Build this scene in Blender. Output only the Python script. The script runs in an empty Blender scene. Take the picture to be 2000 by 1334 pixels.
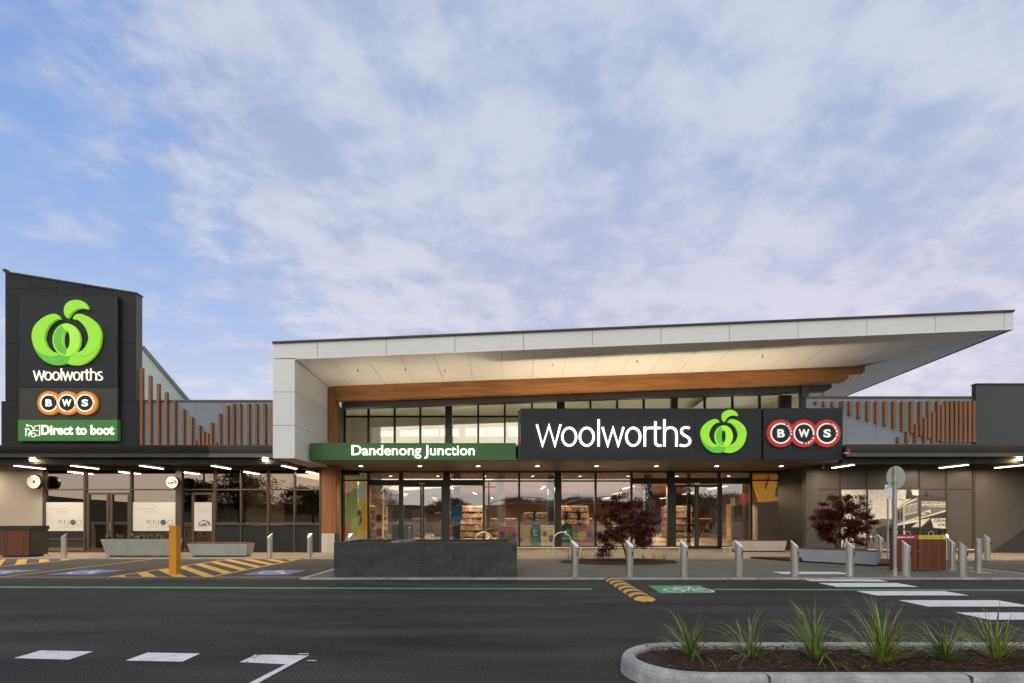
import bpy, math, random
from mathutils import Vector
random.seed(7)
S = bpy.context.scene
COL = S.collection
R = math.radians

# ---------------------------------------------------------------- camera
cam = bpy.data.cameras.new('camera'); camo = bpy.data.objects.new('camera', cam); COL.objects.link(camo)
camo.location = (0, 0, 1.45); camo.rotation_euler = (R(90), 0, 0)
cam.sensor_width = 36; cam.lens = 18; cam.shift_y = 0.1715; cam.clip_end = 2000
S.camera = camo
S.view_settings.view_transform = 'Standard'; S.view_settings.look = 'None'
S.view_settings.gamma = 1; S.view_settings.exposure = 0
try: S.view_settings.use_curve_mapping = False
except Exception: pass

# ---------------------------------------------------------------- world: dusk sky with thin broken cloud
world = bpy.data.worlds.new('World'); S.world = world; world.use_nodes = True
nt = world.node_tree; N = nt.nodes; L = nt.links
bg = N['Background']; bg.inputs[1].default_value = 0.1
def wn(t, **k):
    n = N.new(t)
    for a, b in k.items(): setattr(n, a, b)
    return n
def wmath(op, a, b=None, c=None, clamp=False):
    n = wn('ShaderNodeMath', operation=op); n.use_clamp = clamp
    for i, v in enumerate((a, b, c)):
        if v is None: continue
        if isinstance(v, (int, float)): n.inputs[i].default_value = v
        else: L.new(v, n.inputs[i])
    return n.outputs[0]
def wmix(f, a, b, bt='MIX'):
    n = wn('ShaderNodeMix', data_type='RGBA', blend_type=bt)
    if isinstance(f, (int, float)): n.inputs[0].default_value = f
    else: L.new(f, n.inputs[0])
    for i, v in ((6, a), (7, b)):
        if isinstance(v, tuple): n.inputs[i].default_value = (*v, 1)
        else: L.new(v, n.inputs[i])
    return n.outputs[2]
def wrange(v, a, b, c=0, d=1):
    n = wn('ShaderNodeMapRange', interpolation_type='SMOOTHSTEP'); L.new(v, n.inputs[0])
    for i, x in enumerate((a, b, c, d)): n.inputs[i + 1].default_value = x
    return n.outputs[0]
tc = wn('ShaderNodeTexCoord'); sep = wn('ShaderNodeSeparateXYZ'); L.new(tc.outputs['Generated'], sep.inputs[0])
dx, dy, dz = sep.outputs
zc = wmath('MAXIMUM', dz, 0.0)
sky = wn('ShaderNodeTexSky', sky_type='NISHITA'); sky.sun_disc = False
sky.sun_elevation = R(4); sky.sun_rotation = R(200); sky.air_density = 1.2; sky.dust_density = 2; sky.ozone_density = 2
ramp = wn('ShaderNodeValToRGB'); L.new(zc, ramp.inputs[0])
cr = ramp.color_ramp; cr.elements[0].position = 0; cr.elements[0].color = (.74, .69, .84, 1)
cr.elements[1].position = 1; cr.elements[1].color = (.10, .22, .62, 1)
for p, c in ((.10, (.66, .64, .85, 1)), (.24, (.48, .56, .83, 1)), (.42, (.30, .45, .80, 1)), (.62, (.20, .35, .72, 1))):
    e = cr.elements.new(p); e.color = c
pden = wmath('ADD', zc, .19)
px = wmath('DIVIDE', dx, pden); py = wmath('DIVIDE', dy, pden)
# streets of cloud drift away from the viewer, slightly to the right
comb = wn('ShaderNodeCombineXYZ'); L.new(wmath('ADD', px, wmath('MULTIPLY', py, -.12)), comb.inputs[0]); L.new(wmath('MULTIPLY', py, 1.05), comb.inputs[1])
def wnoise(scale, det, rough, dist, off):
    m = wn('ShaderNodeMapping'); L.new(comb.outputs[0], m.inputs[0]); m.inputs['Location'].default_value = off
    n = wn('ShaderNodeTexNoise'); L.new(m.outputs[0], n.inputs['Vector'])
    n.inputs['Scale'].default_value = scale; n.inputs['Detail'].default_value = det
    n.inputs['Roughness'].default_value = rough; n.inputs['Distortion'].default_value = dist
    return n.outputs['Fac']
n1 = wnoise(1.9, 11, .64, .25, (3.1, 1.7, 0)); n2 = wnoise(7.5, 10, .60, .15, (8.3, 2.2, 1.5)); n3 = wnoise(.6, 3, .5, .2, (1.0, 5.0, 4)); n4 = wnoise(2.6, 7, .58, .2, (4.0, 9.0, 7))
# the cloud bank is thick to the right and thins out to the left
side = wrange(wmath('SUBTRACT', dx, wmath('MULTIPLY', dz, -.42)), -.50, .12)
cov = wmath('ADD', wmath('ADD', wmath('MULTIPLY', n1, .50), wmath('MULTIPLY', n2, .46)), wmath('MULTIPLY', side, .40))
mask = wrange(cov, .47, .74)
mask = wmath('MULTIPLY', mask, wrange(dz, -.02, .06))
shade = wrange(wmath('ADD', wmath('MULTIPLY', n2, .52), wmath('MULTIPLY', n4, .48)), .39, .59)
lit = wmix(wrange(dz, .08, .60), (.93, .87, .90), (.66, .70, .82))
dark = wmix(wrange(dz, .08, .60), (.60, .61, .75), (.44, .51, .72))
cloud = wmix(shade, dark, lit)
cloud = wmix(wmath('MULTIPLY', wrange(n3, .45, .62), .22), cloud, (.60, .54, .78))
clear = wmix(.08, ramp.outputs[0], sky.outputs[0])
colr = wmix(wmath('MULTIPLY', mask, .90), clear, cloud)
colr = wmix(wmath('MULTIPLY', wrange(dz, .34, .04), .38), colr, (.86, .80, .88))
# paler, warmer sky low in the west, behind the camera
glow = wmath('MULTIPLY', wrange(dy, .25, -.6), wrange(dz, .75, .0))
colr = wmix(wmath('MULTIPLY', glow, .85), colr, (.95, .89, .80))
sc_ = wn('ShaderNodeVectorMath', operation='SCALE'); L.new(colr, sc_.inputs[0]); sc_.inputs['Scale'].default_value = 9.6
L.new(sc_.outputs[0], bg.inputs[0])

sun = bpy.data.lights.new('sun', 'SUN'); sun.energy = 1.5; sun.angle = R(70); sun.color = (1, .90, .66)
suno = bpy.data.objects.new('sun', sun); COL.objects.link(suno); suno.rotation_euler = (R(52), 0, R(-12))

# ---------------------------------------------------------------- materials
MATS = {}
def M(name, col, rough=.6, metal=0, var=.12, scale=2.0, stretch=(1, 1, 1), bump=0, bscale=60, orand=0, emit=0, ecol=None, spec=.5, speck=0, rvar=0.0, wear=0):
    if name in MATS: return MATS[name]
    m = bpy.data.materials.new(name); m.use_nodes = True; n = m.node_tree.nodes; l = m.node_tree.links
    b = n['Principled BSDF']; b.inputs['Roughness'].default_value = rough; b.inputs['Metallic'].default_value = metal
    b.inputs['Specular IOR Level'].default_value = spec
    g = n.new('ShaderNodeNewGeometry'); mp = n.new('ShaderNodeMapping'); l.new(g.outputs['Position'], mp.inputs[0]); mp.inputs['Scale'].default_value = stretch
    t = n.new('ShaderNodeTexNoise'); l.new(mp.outputs[0], t.inputs['Vector']); t.inputs['Scale'].default_value = scale; t.inputs['Detail'].default_value = 6; t.inputs['Roughness'].default_value = .6
    r = n.new('ShaderNodeMapRange'); l.new(t.outputs['Fac'], r.inputs[0]); r.inputs[1].default_value = .3; r.inputs[2].default_value = .7
    r.inputs[3].default_value = 1 - var; r.inputs[4].default_value = 1 + var
    f = r.outputs[0]
    def mul(a, bb):
        q = n.new('ShaderNodeMath'); q.operation = 'MULTIPLY'; l.new(a, q.inputs[0]); l.new(bb, q.inputs[1]); return q.outputs[0]
    if orand:
        oi = n.new('ShaderNodeObjectInfo'); r2 = n.new('ShaderNodeMapRange'); l.new(oi.outputs['Random'], r2.inputs[0])
        r2.inputs[3].default_value = 1 - orand; r2.inputs[4].default_value = 1 + orand; f = mul(f, r2.outputs[0])
    if speck:
        t3 = n.new('ShaderNodeTexNoise'); l.new(g.outputs['Position'], t3.inputs['Vector']); t3.inputs['Scale'].default_value = 55; t3.inputs['Detail'].default_value = 3
        r3 = n.new('ShaderNodeMapRange'); l.new(t3.outputs['Fac'], r3.inputs[0]); r3.inputs[1].default_value = .35; r3.inputs[2].default_value = .65
        r3.inputs[3].default_value = 1 - speck; r3.inputs[4].default_value = 1 + speck; f = mul(f, r3.outputs[0])
    v = n.new('ShaderNodeVectorMath'); v.operation = 'SCALE'; v.inputs[0].default_value = col; l.new(f, v.inputs['Scale']); l.new(v.outputs[0], b.inputs['Base Color'])
    if wear:
        t4 = n.new('ShaderNodeTexNoise'); l.new(g.outputs['Position'], t4.inputs['Vector']); t4.inputs['Scale'].default_value = 22; t4.inputs['Detail'].default_value = 8; t4.inputs['Roughness'].default_value = .75
        t5 = n.new('ShaderNodeTexNoise'); l.new(g.outputs['Position'], t5.inputs['Vector']); t5.inputs['Scale'].default_value = 1.6; t5.inputs['Detail'].default_value = 4
        q = n.new('ShaderNodeMath'); q.operation = 'ADD'; l.new(t4.outputs['Fac'], q.inputs[0]); l.new(t5.outputs['Fac'], q.inputs[1])
        r5 = n.new('ShaderNodeMapRange'); l.new(q.outputs[0], r5.inputs[0]); r5.inputs[1].default_value = 1.27 - wear * .3; r5.inputs[2].default_value = 1.38 - wear * .3
        mx = n.new('ShaderNodeMix'); mx.data_type = 'RGBA'; l.new(r5.outputs[0], mx.inputs[0]); l.new(v.outputs[0], mx.inputs[6]); mx.inputs[7].default_value = (.04, .038, .035, 1); l.new(mx.outputs[2], b.inputs['Base Color'])
    if rvar:
        rr = n.new('ShaderNodeMapRange'); l.new(t.outputs['Fac'], rr.inputs[0]); rr.inputs[1].default_value = .3; rr.inputs[2].default_value = .7
        rr.inputs[3].default_value = rough - rvar; rr.inputs[4].default_value = rough + rvar; l.new(rr.outputs[0], b.inputs['Roughness'])
    if bump:
        t2 = n.new('ShaderNodeTexNoise'); l.new(mp.outputs[0], t2.inputs['Vector']); t2.inputs['Scale'].default_value = bscale; t2.inputs['Detail'].default_value = 4
        bm = n.new('ShaderNodeBump'); bm.inputs['Strength'].default_value = bump; bm.inputs['Distance'].default_value = .02; l.new(t2.outputs['Fac'], bm.inputs['Height']); l.new(bm.outputs[0], b.inputs['Normal'])
    if emit:
        b.inputs['Emission Color'].default_value = (*(ecol or col), 1); b.inputs['Emission Strength'].default_value = emit
    MATS[name] = m; return m
def glassm(name, tint, refl, rough=0.0, rt=(1, 1, 1)):
    m = bpy.data.materials.new(name); m.use_nodes = True; n = m.node_tree.nodes; l = m.node_tree.links
    n.remove(n['Principled BSDF']); out = n['Material Output']
    tr = n.new('ShaderNodeBsdfTransparent'); tr.inputs[0].default_value = (*tint, 1)
    gl = n.new('ShaderNodeBsdfGlossy'); gl.inputs['Roughness'].default_value = rough; gl.inputs['Color'].default_value = (*rt, 1)
    g = n.new('ShaderNodeNewGeometry'); t = n.new('ShaderNodeTexNoise'); l.new(g.outputs['Position'], t.inputs['Vector']); t.inputs['Scale'].default_value = .55; t.inputs['Detail'].default_value = 1
    bm = n.new('ShaderNodeBump'); bm.inputs['Strength'].default_value = .10; bm.inputs['Distance'].default_value = .02; l.new(t.outputs['Fac'], bm.inputs['Height']); l.new(bm.outputs[0], gl.inputs['Normal'])
    fr = n.new('ShaderNodeFresnel'); fr.inputs[0].default_value = 1.5
    ad = n.new('ShaderNodeMath'); ad.operation = 'ADD'; ad.use_clamp = True; l.new(fr.outputs[0], ad.inputs[0]); ad.inputs[1].default_value = refl
    mx = n.new('ShaderNodeMixShader'); l.new(ad.outputs[0], mx.inputs[0]); l.new(tr.outputs[0], mx.inputs[1]); l.new(gl.outputs[0], mx.inputs[2]); l.new(mx.outputs[0], out.inputs[0])
    MATS[name] = m; return m
asphalt = M('asphalt', (.041, .0405, .0375), .80, var=.6, scale=.9, stretch=(.3, 1.6, 1), bump=.9, bscale=70, speck=.75, rvar=.08, spec=.22)
asph_old = M('worn asphalt', (.058, .049, .038), .85, var=.34, scale=.7, bump=.5, bscale=80, speck=.35)
aggregate = M('exposed aggregate', (.125, .115, .095), .8, var=.2, scale=.8, bump=.4, bscale=110, speck=.45)
tanconc = M('tan concrete', (.27, .21, .145), .75, var=.16, scale=.9, bump=.2, bscale=70, speck=.15)
kerbm = M('kerb concrete', (.32, .325, .32), .8, var=.36, scale=4, bump=.35, bscale=50, speck=.12)
white = M('white road paint', (.66, .66, .66), .6, var=.14, scale=5, wear=.25, speck=.16)
yellow = M('yellow road paint', (.60, .34, .05), .6, var=.16, scale=5, wear=.25, speck=.15)
greenp = M('green road paint', (.07, .30, .11), .6, var=.12, scale=5, wear=.25, speck=.15)
bluep = M('blue road paint', (.10, .15, .38), .6, var=.15, scale=5, wear=.25, speck=.15)
acm = M('white composite panel', (.70, .735, .765), .45, var=.05, scale=.6)
acmin = M('white soffit panel', (.74, .73, .70), .5, var=.03, scale=.6)
zinc = M('zinc roof sheet', (.50, .52, .52), .5, .2, var=.1)  # pale so the unseen roofs bounce light up to the end soffit
capm = M('black roof capping', (.03, .035, .04), .5)
charc = M('charcoal panel', (.0155, .0185, .022), .55, spec=.25, var=.10, scale=1.5, orand=.06)
charsign = M('charcoal sign face', (.020, .026, .034), .5, spec=.25, var=.06, scale=1)
darkfr = M('black window frame', (.016, .014, .014), .4)
bronze = M('bronze window frame', (.06, .045, .035), .45)
greyclad = M('grey cladding', (.215, .25, .30), .6, var=.06, scale=1, orand=.03)
battm = M('terracotta timber batten', (.235, .115, .058), .6, var=.2, scale=3, stretch=(6, 6, .6), orand=.12)
woodv = M('timber board upright', (.27, .105, .030), .5, var=.30, scale=2.5, stretch=(14, 14, .5), orand=.17)
woodh = M('timber board level', (.33, .140, .040), .5, var=.36, scale=2.0, stretch=(.5, 14, 14), orand=.17)
binwood = M('red jarrah board', (.125, .036, .012), .42, var=.25, scale=2.5, stretch=(12, 12, .5), orand=.15)
fasc = M('awning fascia metal', (.09, .085, .078), .42, .4, var=.10, scale=1.2)
awnd = M('dark awning lining', (.055, .045, .038), .7, var=.12)
canop = M('canopy lining', (.12, .095, .075), .5, var=.06)
render = M('cream render', (.36, .32, .27), .8, var=.06, scale=1.2, bump=.1)
browngrey = M('taupe spandrel panel', (.080, .072, .064), .4, var=.07, scale=.8)
taupe = M('taupe render', (.078, .070, .062), .75, var=.08, scale=1.2, bump=.1)
darkpaint = M('charcoal painted triangle', (.030, .030, .033), .75)
darkgreen = M('dark green panel', (.03, .032, .026), .45)
conc = M('precast concrete', (.33, .345, .33), .75, var=.13, scale=2, stretch=(1, 1, .35), bump=.2, bscale=60, speck=.06)
concw = M('pale concrete plinth', (.50, .47, .42), .75, var=.15, scale=2, stretch=(1, 1, .3), bump=.15)
blockm = M('charcoal block', (.046, .046, .047), .85, var=.28, scale=4, bump=.5, bscale=50, orand=.18, speck=.2)
mortar = M('mortar', (.105, .105, .10), .9)
steel = M('brushed stainless steel', (.74, .74, .71), .28, 1.0, var=.08, scale=6, stretch=(6, 6, .3))
steelflat = M('sky tinted steel', (.80, .83, .88), .5, .0, var=.05)  # diffuse bluish white stands in for sky reflected on the bollard caps
galv = M('galvanised steel', (.42, .43, .42), .45, .8, var=.15, scale=8)
signback = M('sign back', (.38, .41, .36), .5, .3, var=.08)
orange = M('orange post paint', (.62, .26, .02), .5, var=.12, scale=3)
black = M('black plastic', (.02, .02, .022), .5)
mulch = M('bark mulch', (.035, .017, .010), .95, var=.5, scale=14, bump=1, bscale=60, speck=.4)
chip = M('bark chip', (.065, .028, .015), .9, var=.5, scale=30)
chipl = M('pale bark chip', (.16, .10, .06), .9, var=.4, scale=30)
leafred = M('maple leaf', (.045, .006, .005), .6, spec=.2, var=.6, scale=9)
bark = M('bark', (.10, .07, .05), .9, var=.3, scale=12, bump=.6)
grassg = M('green blade', (.095, .160, .028), .5, var=.4, scale=14)
grassy = M('yellow green blade', (.25, .30, .045), .5, var=.35, scale=14)
grassd = M('straw blade', (.26, .21, .10), .6, var=.3, scale=14)
lily = M('yellow green leaf', (.16, .19, .04), .5, var=.4, scale=12)
treegreen = M('eucalypt leaf', (.035, .05, .022), .7, var=.4, scale=2)
gsign = M('green sign face', (.022, .115, .022), .45, var=.04, scale=1)
gsignl = M('lit green sign face', (.05, .22, .05), .45, var=.04, emit=.10)
lamp = M('lamp diffuser', (1, .9, .75), .5, emit=6, ecol=(1, .83, .62))
lampw = M('flood lamp', (1, .85, .5), .5, emit=70, ecol=(1, .76, .40))
dlamp = M('downlight lens', (1, .9, .75), .5, emit=10, ecol=(1, .80, .58))
letter = M('white lit letter', (.9, .9, .85), .5, emit=1.9, ecol=(1, .96, .86))
letterw = M('warm lit letter', (.8, .78, .7), .5, emit=.9, ecol=(1, .90, .74))
letterh = M('halo lit letter', (.95, .95, .92), .5, emit=1.5, ecol=(1, 1, .93))
printw = M('white print', (.75, .75, .75), .5, emit=.25, ecol=(1, 1, 1))
ap1 = M('lime logo', (.28, .66, .03), .45, emit=.38, ecol=(.30, .80, .04), var=.05)
ap2 = M('green logo', (.13, .52, .04), .45, emit=.25, ecol=(.12, .60, .05), var=.15, scale=3)
ap3 = M('bright lime logo', (.34, .74, .05), .45, emit=.42, ecol=(.36, .86, .08), var=.05)
redl = M('red logo', (.50, .030, .025), .4, emit=.10, ecol=(.8, .05, .03))
oral = M('orange logo', (.65, .20, .02), .4, emit=.35, ecol=(.95, .33, .03))
poster = M('white poster', (.60, .58, .56), .6, var=.03)
greyprint = M('grey print', (.10, .095, .09), .6)
faint = M('faint print', (.42, .37, .33), .6)
magenta = M('magenta plate', (.42, .01, .07), .5)
yplate = M('yellow plate', (.60, .47, .02), .5)
cabin = M('store wall white', (.62, .57, .44), .7, var=.05)
floorin = M('store floor', (.34, .25, .18), .35, var=.1)
ceilin = M('store ceiling', (.36, .25, .17), .7, var=.08)
glass = glassm('shopfront glass', (.80, .77, .72), .33, rt=(.90, .96, 1))
glassup = glassm('clerestory glass', (.84, .86, .80), .16)
glassdark = glassm('tinted shop glass', (.22, .20, .18), .34, rt=(1, .87, .72))

# ---------------------------------------------------------------- mesh helpers
W = {}
class MB:
    def __init__(s): s.v = []; s.f = []
    def poly(s, pts):
        b = len(s.v); s.v += [tuple(p) for p in pts]; s.f.append(tuple(range(b, b + len(pts)))); return s
    def box(s, x0, x1, y0, y1, z0, z1):
        b = len(s.v)
        s.v += [(x, y, z) for z in (z0, z1) for y in (y0, y1) for x in (x0, x1)]
        s.f += [tuple(b + i for i in q) for q in ((0, 2, 3, 1), (4, 5, 7, 6), (0, 1, 5, 4), (2, 6, 7, 3), (0, 4, 6, 2), (1, 3, 7, 5))]; return s
    def prism(s, bot, top):
        n = len(bot); b = len(s.v); s.v += [tuple(p) for p in bot] + [tuple(p) for p in top]
        s.f.append(tuple(b + i for i in reversed(range(n)))); s.f.append(tuple(b + n + i for i in range(n)))
        for i in range(n):
            j = (i + 1) % n; s.f.append((b + i, b + j, b + n + j, b + n + i))
        return s
    def xz(s, pts, y0, y1):      # outline in x,z given thickness from y0 (front) to y1
        return s.prism([(x, y0, z) for x, z in pts], [(x, y1, z) for x, z in pts])
    def xy(s, pts, z0, z1):
        return s.prism([(x, y, z0) for x, y in pts], [(x, y, z1) for x, y in pts])
    def tube(s, pts, rad, n=8, cap=True):
        rings = []; P = [Vector(p) for p in pts]
        for i, p in enumerate(P):
            d = (P[min(i + 1, len(P) - 1)] - P[max(i - 1, 0)])
            d = d.normalized() if d.length else Vector((0, 0, 1))
            a = d.orthogonal().normalized() if i == 0 else (pa - d * pa.dot(d)).normalized()
            pa = a; c = d.cross(a); r = rad[i] if isinstance(rad, (list, tuple)) else rad
            b = len(s.v); s.v += [tuple(p + (a * math.cos(2 * math.pi * k / n) + c * math.sin(2 * math.pi * k / n)) * r) for k in range(n)]; rings.append(b)
        for q in range(len(rings) - 1):
            for k in range(n):
                j = (k + 1) % n; s.f.append((rings[q] + k, rings[q] + j, rings[q + 1] + j, rings[q + 1] + k))
        if cap:
            s.f.append(tuple(rings[0] + k for k in reversed(range(n)))); s.f.append(tuple(rings[-1] + k for k in range(n)))
        return s
    def ribbon(s, pts, w, y0, y1, closed=False):   # stroke in x,z
        n = len(pts); b = len(s.v)
        for i in range(n):
            p = pts[i]; a = pts[(i - 1) % n] if closed or i else p; c = pts[(i + 1) % n] if closed or i < n - 1 else p
            d1 = Vector((p[0] - a[0], p[1] - a[1])); d2 = Vector((c[0] - p[0], c[1] - p[1]))
            if d1.length == 0: d1 = d2
            if d2.length == 0: d2 = d1
            d1.normalize(); d2.normalize(); t = d1 + d2
            t = t.normalized() if t.length > 1e-6 else d1
            nn = Vector((-t.y, t.x)); k = max(.45, nn.dot(Vector((-d1.y, d1.x))))
            h = (w[i] if isinstance(w, (list, tuple)) else w) / 2 / k
            for y in (y0, y1):
                s.v.append((p[0] + nn.x * h, y, p[1] + nn.y * h)); s.v.append((p[0] - nn.x * h, y, p[1] - nn.y * h))
        for i in range(n if closed else n - 1):
            j = (i + 1) % n; A = b + 4 * i; B = b + 4 * j
            s.f += [(A, A + 1, B + 1, B), (A + 2, B + 2, B + 3, A + 3), (A, B, B + 2, A + 2), (A + 1, A + 3, B + 3, B + 1)]
        if not closed:
            A = b; B = b + 4 * (n - 1); s.f += [(A, A + 2, A + 3, A + 1), (B, B + 1, B + 3, B + 2)]
        return s
    def cylz(s, x, y, z0, z1, r, n=16, r1=None):
        return s.tube([(x, y, z0), (x, y, z1)], [r, r if r1 is None else r1], n)
    def build(s, name, mat, parent=None, local=False, smooth=False):
        off = Vector((0, 0, 0))
        if parent is not None and not local: off = W[parent.name]
        me = bpy.data.meshes.new(name); me.from_pydata([(v[0] - off.x, v[1] - off.y, v[2] - off.z) for v in s.v], [], s.f)
        me.materials.append(mat)
        if smooth:
            me.polygons.foreach_set('use_smooth', [True] * len(me.polygons))
            try: me.set_sharp_from_angle(angle=R(40))
            except Exception: pass
        o = bpy.data.objects.new(name, me); COL.objects.link(o)
        if parent is not None: o.parent = parent
        W[o.name] = off.copy(); return o
def tag(o, label=None, cat=None, group=None, kind=None):
    if label: o['label'] = label
    if cat: o['category'] = cat
    if group: o['group'] = group
    if kind: o['kind'] = kind
    return o
def thing(name, label, cat, loc=(0, 0, 0), group=None, rz=0):
    o = bpy.data.objects.new(name, None); COL.objects.link(o); o.location = loc; o.rotation_euler.z = rz
    o.empty_display_size = .2; W[o.name] = Vector(loc); return tag(o, label, cat, group)
def box(name, parent, mat, *a, **k): return MB().box(*a).build(name, mat, parent, **k)
UNIT = {}
def piece(name, parent, mat, x0, x1, y0, y1, z0, z1):
    """one board / panel / block: shared unit cube with slightly eased edges, scaled"""
    if mat.name not in UNIT:
        m = MB().box(-.5, .5, -.5, .5, -.5, .5); me = bpy.data.meshes.new(name); me.from_pydata(m.v, [], m.f); me.materials.append(mat); UNIT[mat.name] = me
    o = bpy.data.objects.new(name, UNIT[mat.name]); COL.objects.link(o); w = W[parent.name] if parent else Vector((0, 0, 0))
    o.parent = parent; o.location = ((x0 + x1) / 2 - w.x, (y0 + y1) / 2 - w.y, (z0 + z1) / 2 - w.z); o.scale = (abs(x1 - x0), abs(y1 - y0), abs(z1 - z0)); W[o.name] = w; return o
def dup(root, loc, label, rz=None):
    r = root.copy(); COL.objects.link(r); r.location = loc; r['label'] = label
    if rz is not None: r.rotation_euler.z = rz
    W[r.name] = Vector(loc)
    for ch in list(root.children):
        c = ch.copy(); COL.objects.link(c); c.parent = r
        for g in list(ch.children):
            d = g.copy(); COL.objects.link(d); d.parent = c
    return r
def G(x, y, z=0.0):        # ground point seen at photo pixel
    d = (1.45 - z) * 1000 / (y - 1010.0); return ((x - 1000) / 1000 * d, d)
def PX(x, d): return (x - 1000) * d / 1000
def PZ(y, d): return 1.45 + (1010 - y) * d / 1000
PL = .03                     # paving level
def text_mb(body, x0, x1, z0, z1, yf, depth, bold=0.0, font_space=1.0):
    """letters standing in the x,z plane, fitted to the box; list of MB, one per letter"""
    cu = bpy.data.curves.new('txt', 'FONT'); cu.body = body; cu.size = 1; cu.offset = bold; cu.extrude = .5; cu.space_character = font_space; cu.resolution_u = 4
    o = bpy.data.objects.new('txt', cu); COL.objects.link(o); dg = bpy.context.evaluated_depsgraph_get()
    me = bpy.data.meshes.new_from_object(o.evaluated_get(dg)); bpy.data.objects.remove(o)
    vs = [v.co.copy() for v in me.vertices]; fs = [tuple(p.vertices) for p in me.polygons]; bpy.data.meshes.remove(me)
    # weld by shared position so islands are real letters
    key = {}; rep = []
    for v in vs: rep.append(key.setdefault((round(v.x, 4), round(v.y, 4)), len(key)))
    par = list(range(len(key)))
    def find(a):
        while par[a] != a: par[a] = par[par[a]]; a = par[a]
        return a
    for f in fs:
        for a in f[1:]: par[find(rep[a])] = find(rep[f[0]])
    isl = {}
    for i, v in enumerate(vs):
        r = find(rep[i]); e = isl.setdefault(r, [v.x, v.x]); e[0] = min(e[0], v.x); e[1] = max(e[1], v.x)
    groups = []
    for r, (a, b) in sorted(isl.items(), key=lambda t: t[1][0]):
        c = (a + b) / 2
        if groups and c < groups[-1][1]: groups[-1][1] = max(groups[-1][1], b); groups[-1][2].add(r)
        else: groups.append([a, b, {r}])
    ax = min(v.x for v in vs); bx = max(v.x for v in vs); az = min(v.y for v in vs); bz = max(v.y for v in vs)
    sx = (x1 - x0) / (bx - ax); sz = (z1 - z0) / (bz - az); out = []
    for a, b, rs in groups:
        m = MB(); mp = {}
        for f in fs:
            if find(rep[f[0]]) in rs:
                q = []
                for i in f:
                    if i not in mp:
                        mp[i] = len(m.v); v = vs[i]; m.v.append((x0 + (v.x - ax) * sx, yf + (.5 - v.z) * depth, z0 + (v.y - az) * sz))
                    q.append(mp[i])
                m.f.append(tuple(q))
        out.append(m)
    return out
def text(parent, mat, body, x0, x1, z0, z1, yf, depth, bold=0.0, name='letter', joined=False, sp=1.0):
    ms = text_mb(body, x0, x1, z0, z1, yf, depth, bold, sp)
    if joined:
        m = MB()
        for q in ms:
            b = len(m.v); m.v += q.v; m.f += [tuple(i + b for i in f) for f in q.f]
        return m.build(name, mat, parent)
    for q in ms: q.build(name, mat, parent)
def arc(cx, cz, rx, rz, a0, a1, n=24): return [(cx + rx * math.cos(R(a0 + (a1 - a0) * i / n)), cz + rz * math.sin(R(a0 + (a1 - a0) * i / n))) for i in range(n + 1)]
def spline(pts, k=6):
    out = []; n = len(pts)
    for i in range(n - 1):
        p0, p1, p2, p3 = pts[max(i - 1, 0)], pts[i], pts[i + 1], pts[min(i + 2, n - 1)]
        for s in range(k):
            t = s / k
            out.append(tuple(.5 * ((2 * p1[j]) + (-p0[j] + p2[j]) * t + (2 * p0[j] - 5 * p1[j] + 4 * p2[j] - p3[j]) * t * t + (-p0[j] + 3 * p1[j] - 3 * p2[j] + p3[j]) * t ** 3) for j in range(len(p1))))
    out.append(tuple(pts[-1])); return out

# ---------------------------------------------------------------- ground
def struct(name, mb, mat, label=None): return tag(mb.build(name, mat), label, None, None, 'structure')
struct('ground', MB().poly([(-900, -900, -.06), (900, -900, -.06), (900, 900, -.06), (-900, 900, -.06)]), asph_old, 'wide worn ground reaching to the horizon')
road = struct('road', MB().poly([(-60, -30, 0), (60, -30, 0), (60, 11.87, 0), (-60, 11.87, 0)]), asphalt, 'dark asphalt roadway across the front')
bay = struct('parking_area', MB().poly([(-60, 11.87, 0), (-4.93, 11.87, 0), (-4.93, 17.63, 0), (-60, 17.63, 0)]), asph_old, 'worn brown asphalt of the accessible parking bays on the left')
rbay = struct('side_driveway', MB().poly([(12.97, 11.87, 0), (60, 11.87, 0), (60, 17.1, 0), (12.97, 17.1, 0)]), asph_old, 'worn asphalt beside the right end of the plaza')
plz = struct('plaza_paving', MB().box(-4.8, 12.84, 11.99, 17.35, -.05, PL), aggregate, 'grey exposed aggregate paving behind the bollards')
foot = struct('footpath', MB().box(-60, -4.8, 17.75, 23.2, -.05, PL).box(-4.8, 12.84, 17.35, 23.2, -.05, PL).box(12.84, 60, 17.22, 23.2, -.05, PL), tanconc, 'tan concrete footpath along the shopfronts')
kb = struct('kerb', MB().box(-4.93, 12.97, 11.87, 11.99, -.05, PL + .002).box(-60, -4.8, 17.63, 17.75, -.05, PL + .002).box(-4.93, -4.8, 11.99, 17.63, -.05, PL + .002)
    .box(12.84, 12.97, 11.99, 17.1, -.05, PL + .002).box(12.84, 60, 17.1, 17.22, -.05, PL + .002), kerbm, 'pale flush concrete kerb edging')
def sheet(name, parent, mat, pts, z=.004): return MB().poly([(x, y, z) for x, y in pts]).build(name, mat, parent)
def gpts(l, z=0): return [G(x, y, z) for x, y in l]
# zebra crossing
for i, (d0, d1) in enumerate(((13.0, 13.55), (11.25, 10.62), (10.02, 9.46), (8.92, 8.28), (7.77, 7.22), (6.62, 6.02))):
    a, b = min(d0, d1), max(d0, d1)
    if i == 0: sheet('crossing_stripe', plz, white, [(6.75, 12.72), (8.45, 12.72), (8.45, 13.27), (6.75, 13.27)], PL + .004)
    else: sheet('crossing_stripe', road, white, [(6.73, a), (8.45, a), (8.45, b), (6.73, b)])
sheet('crossing_stripe', road, white, [(6.77, 11.58), (8.47, 11.50), (8.47, 11.84), (6.77, 11.84)])
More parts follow.
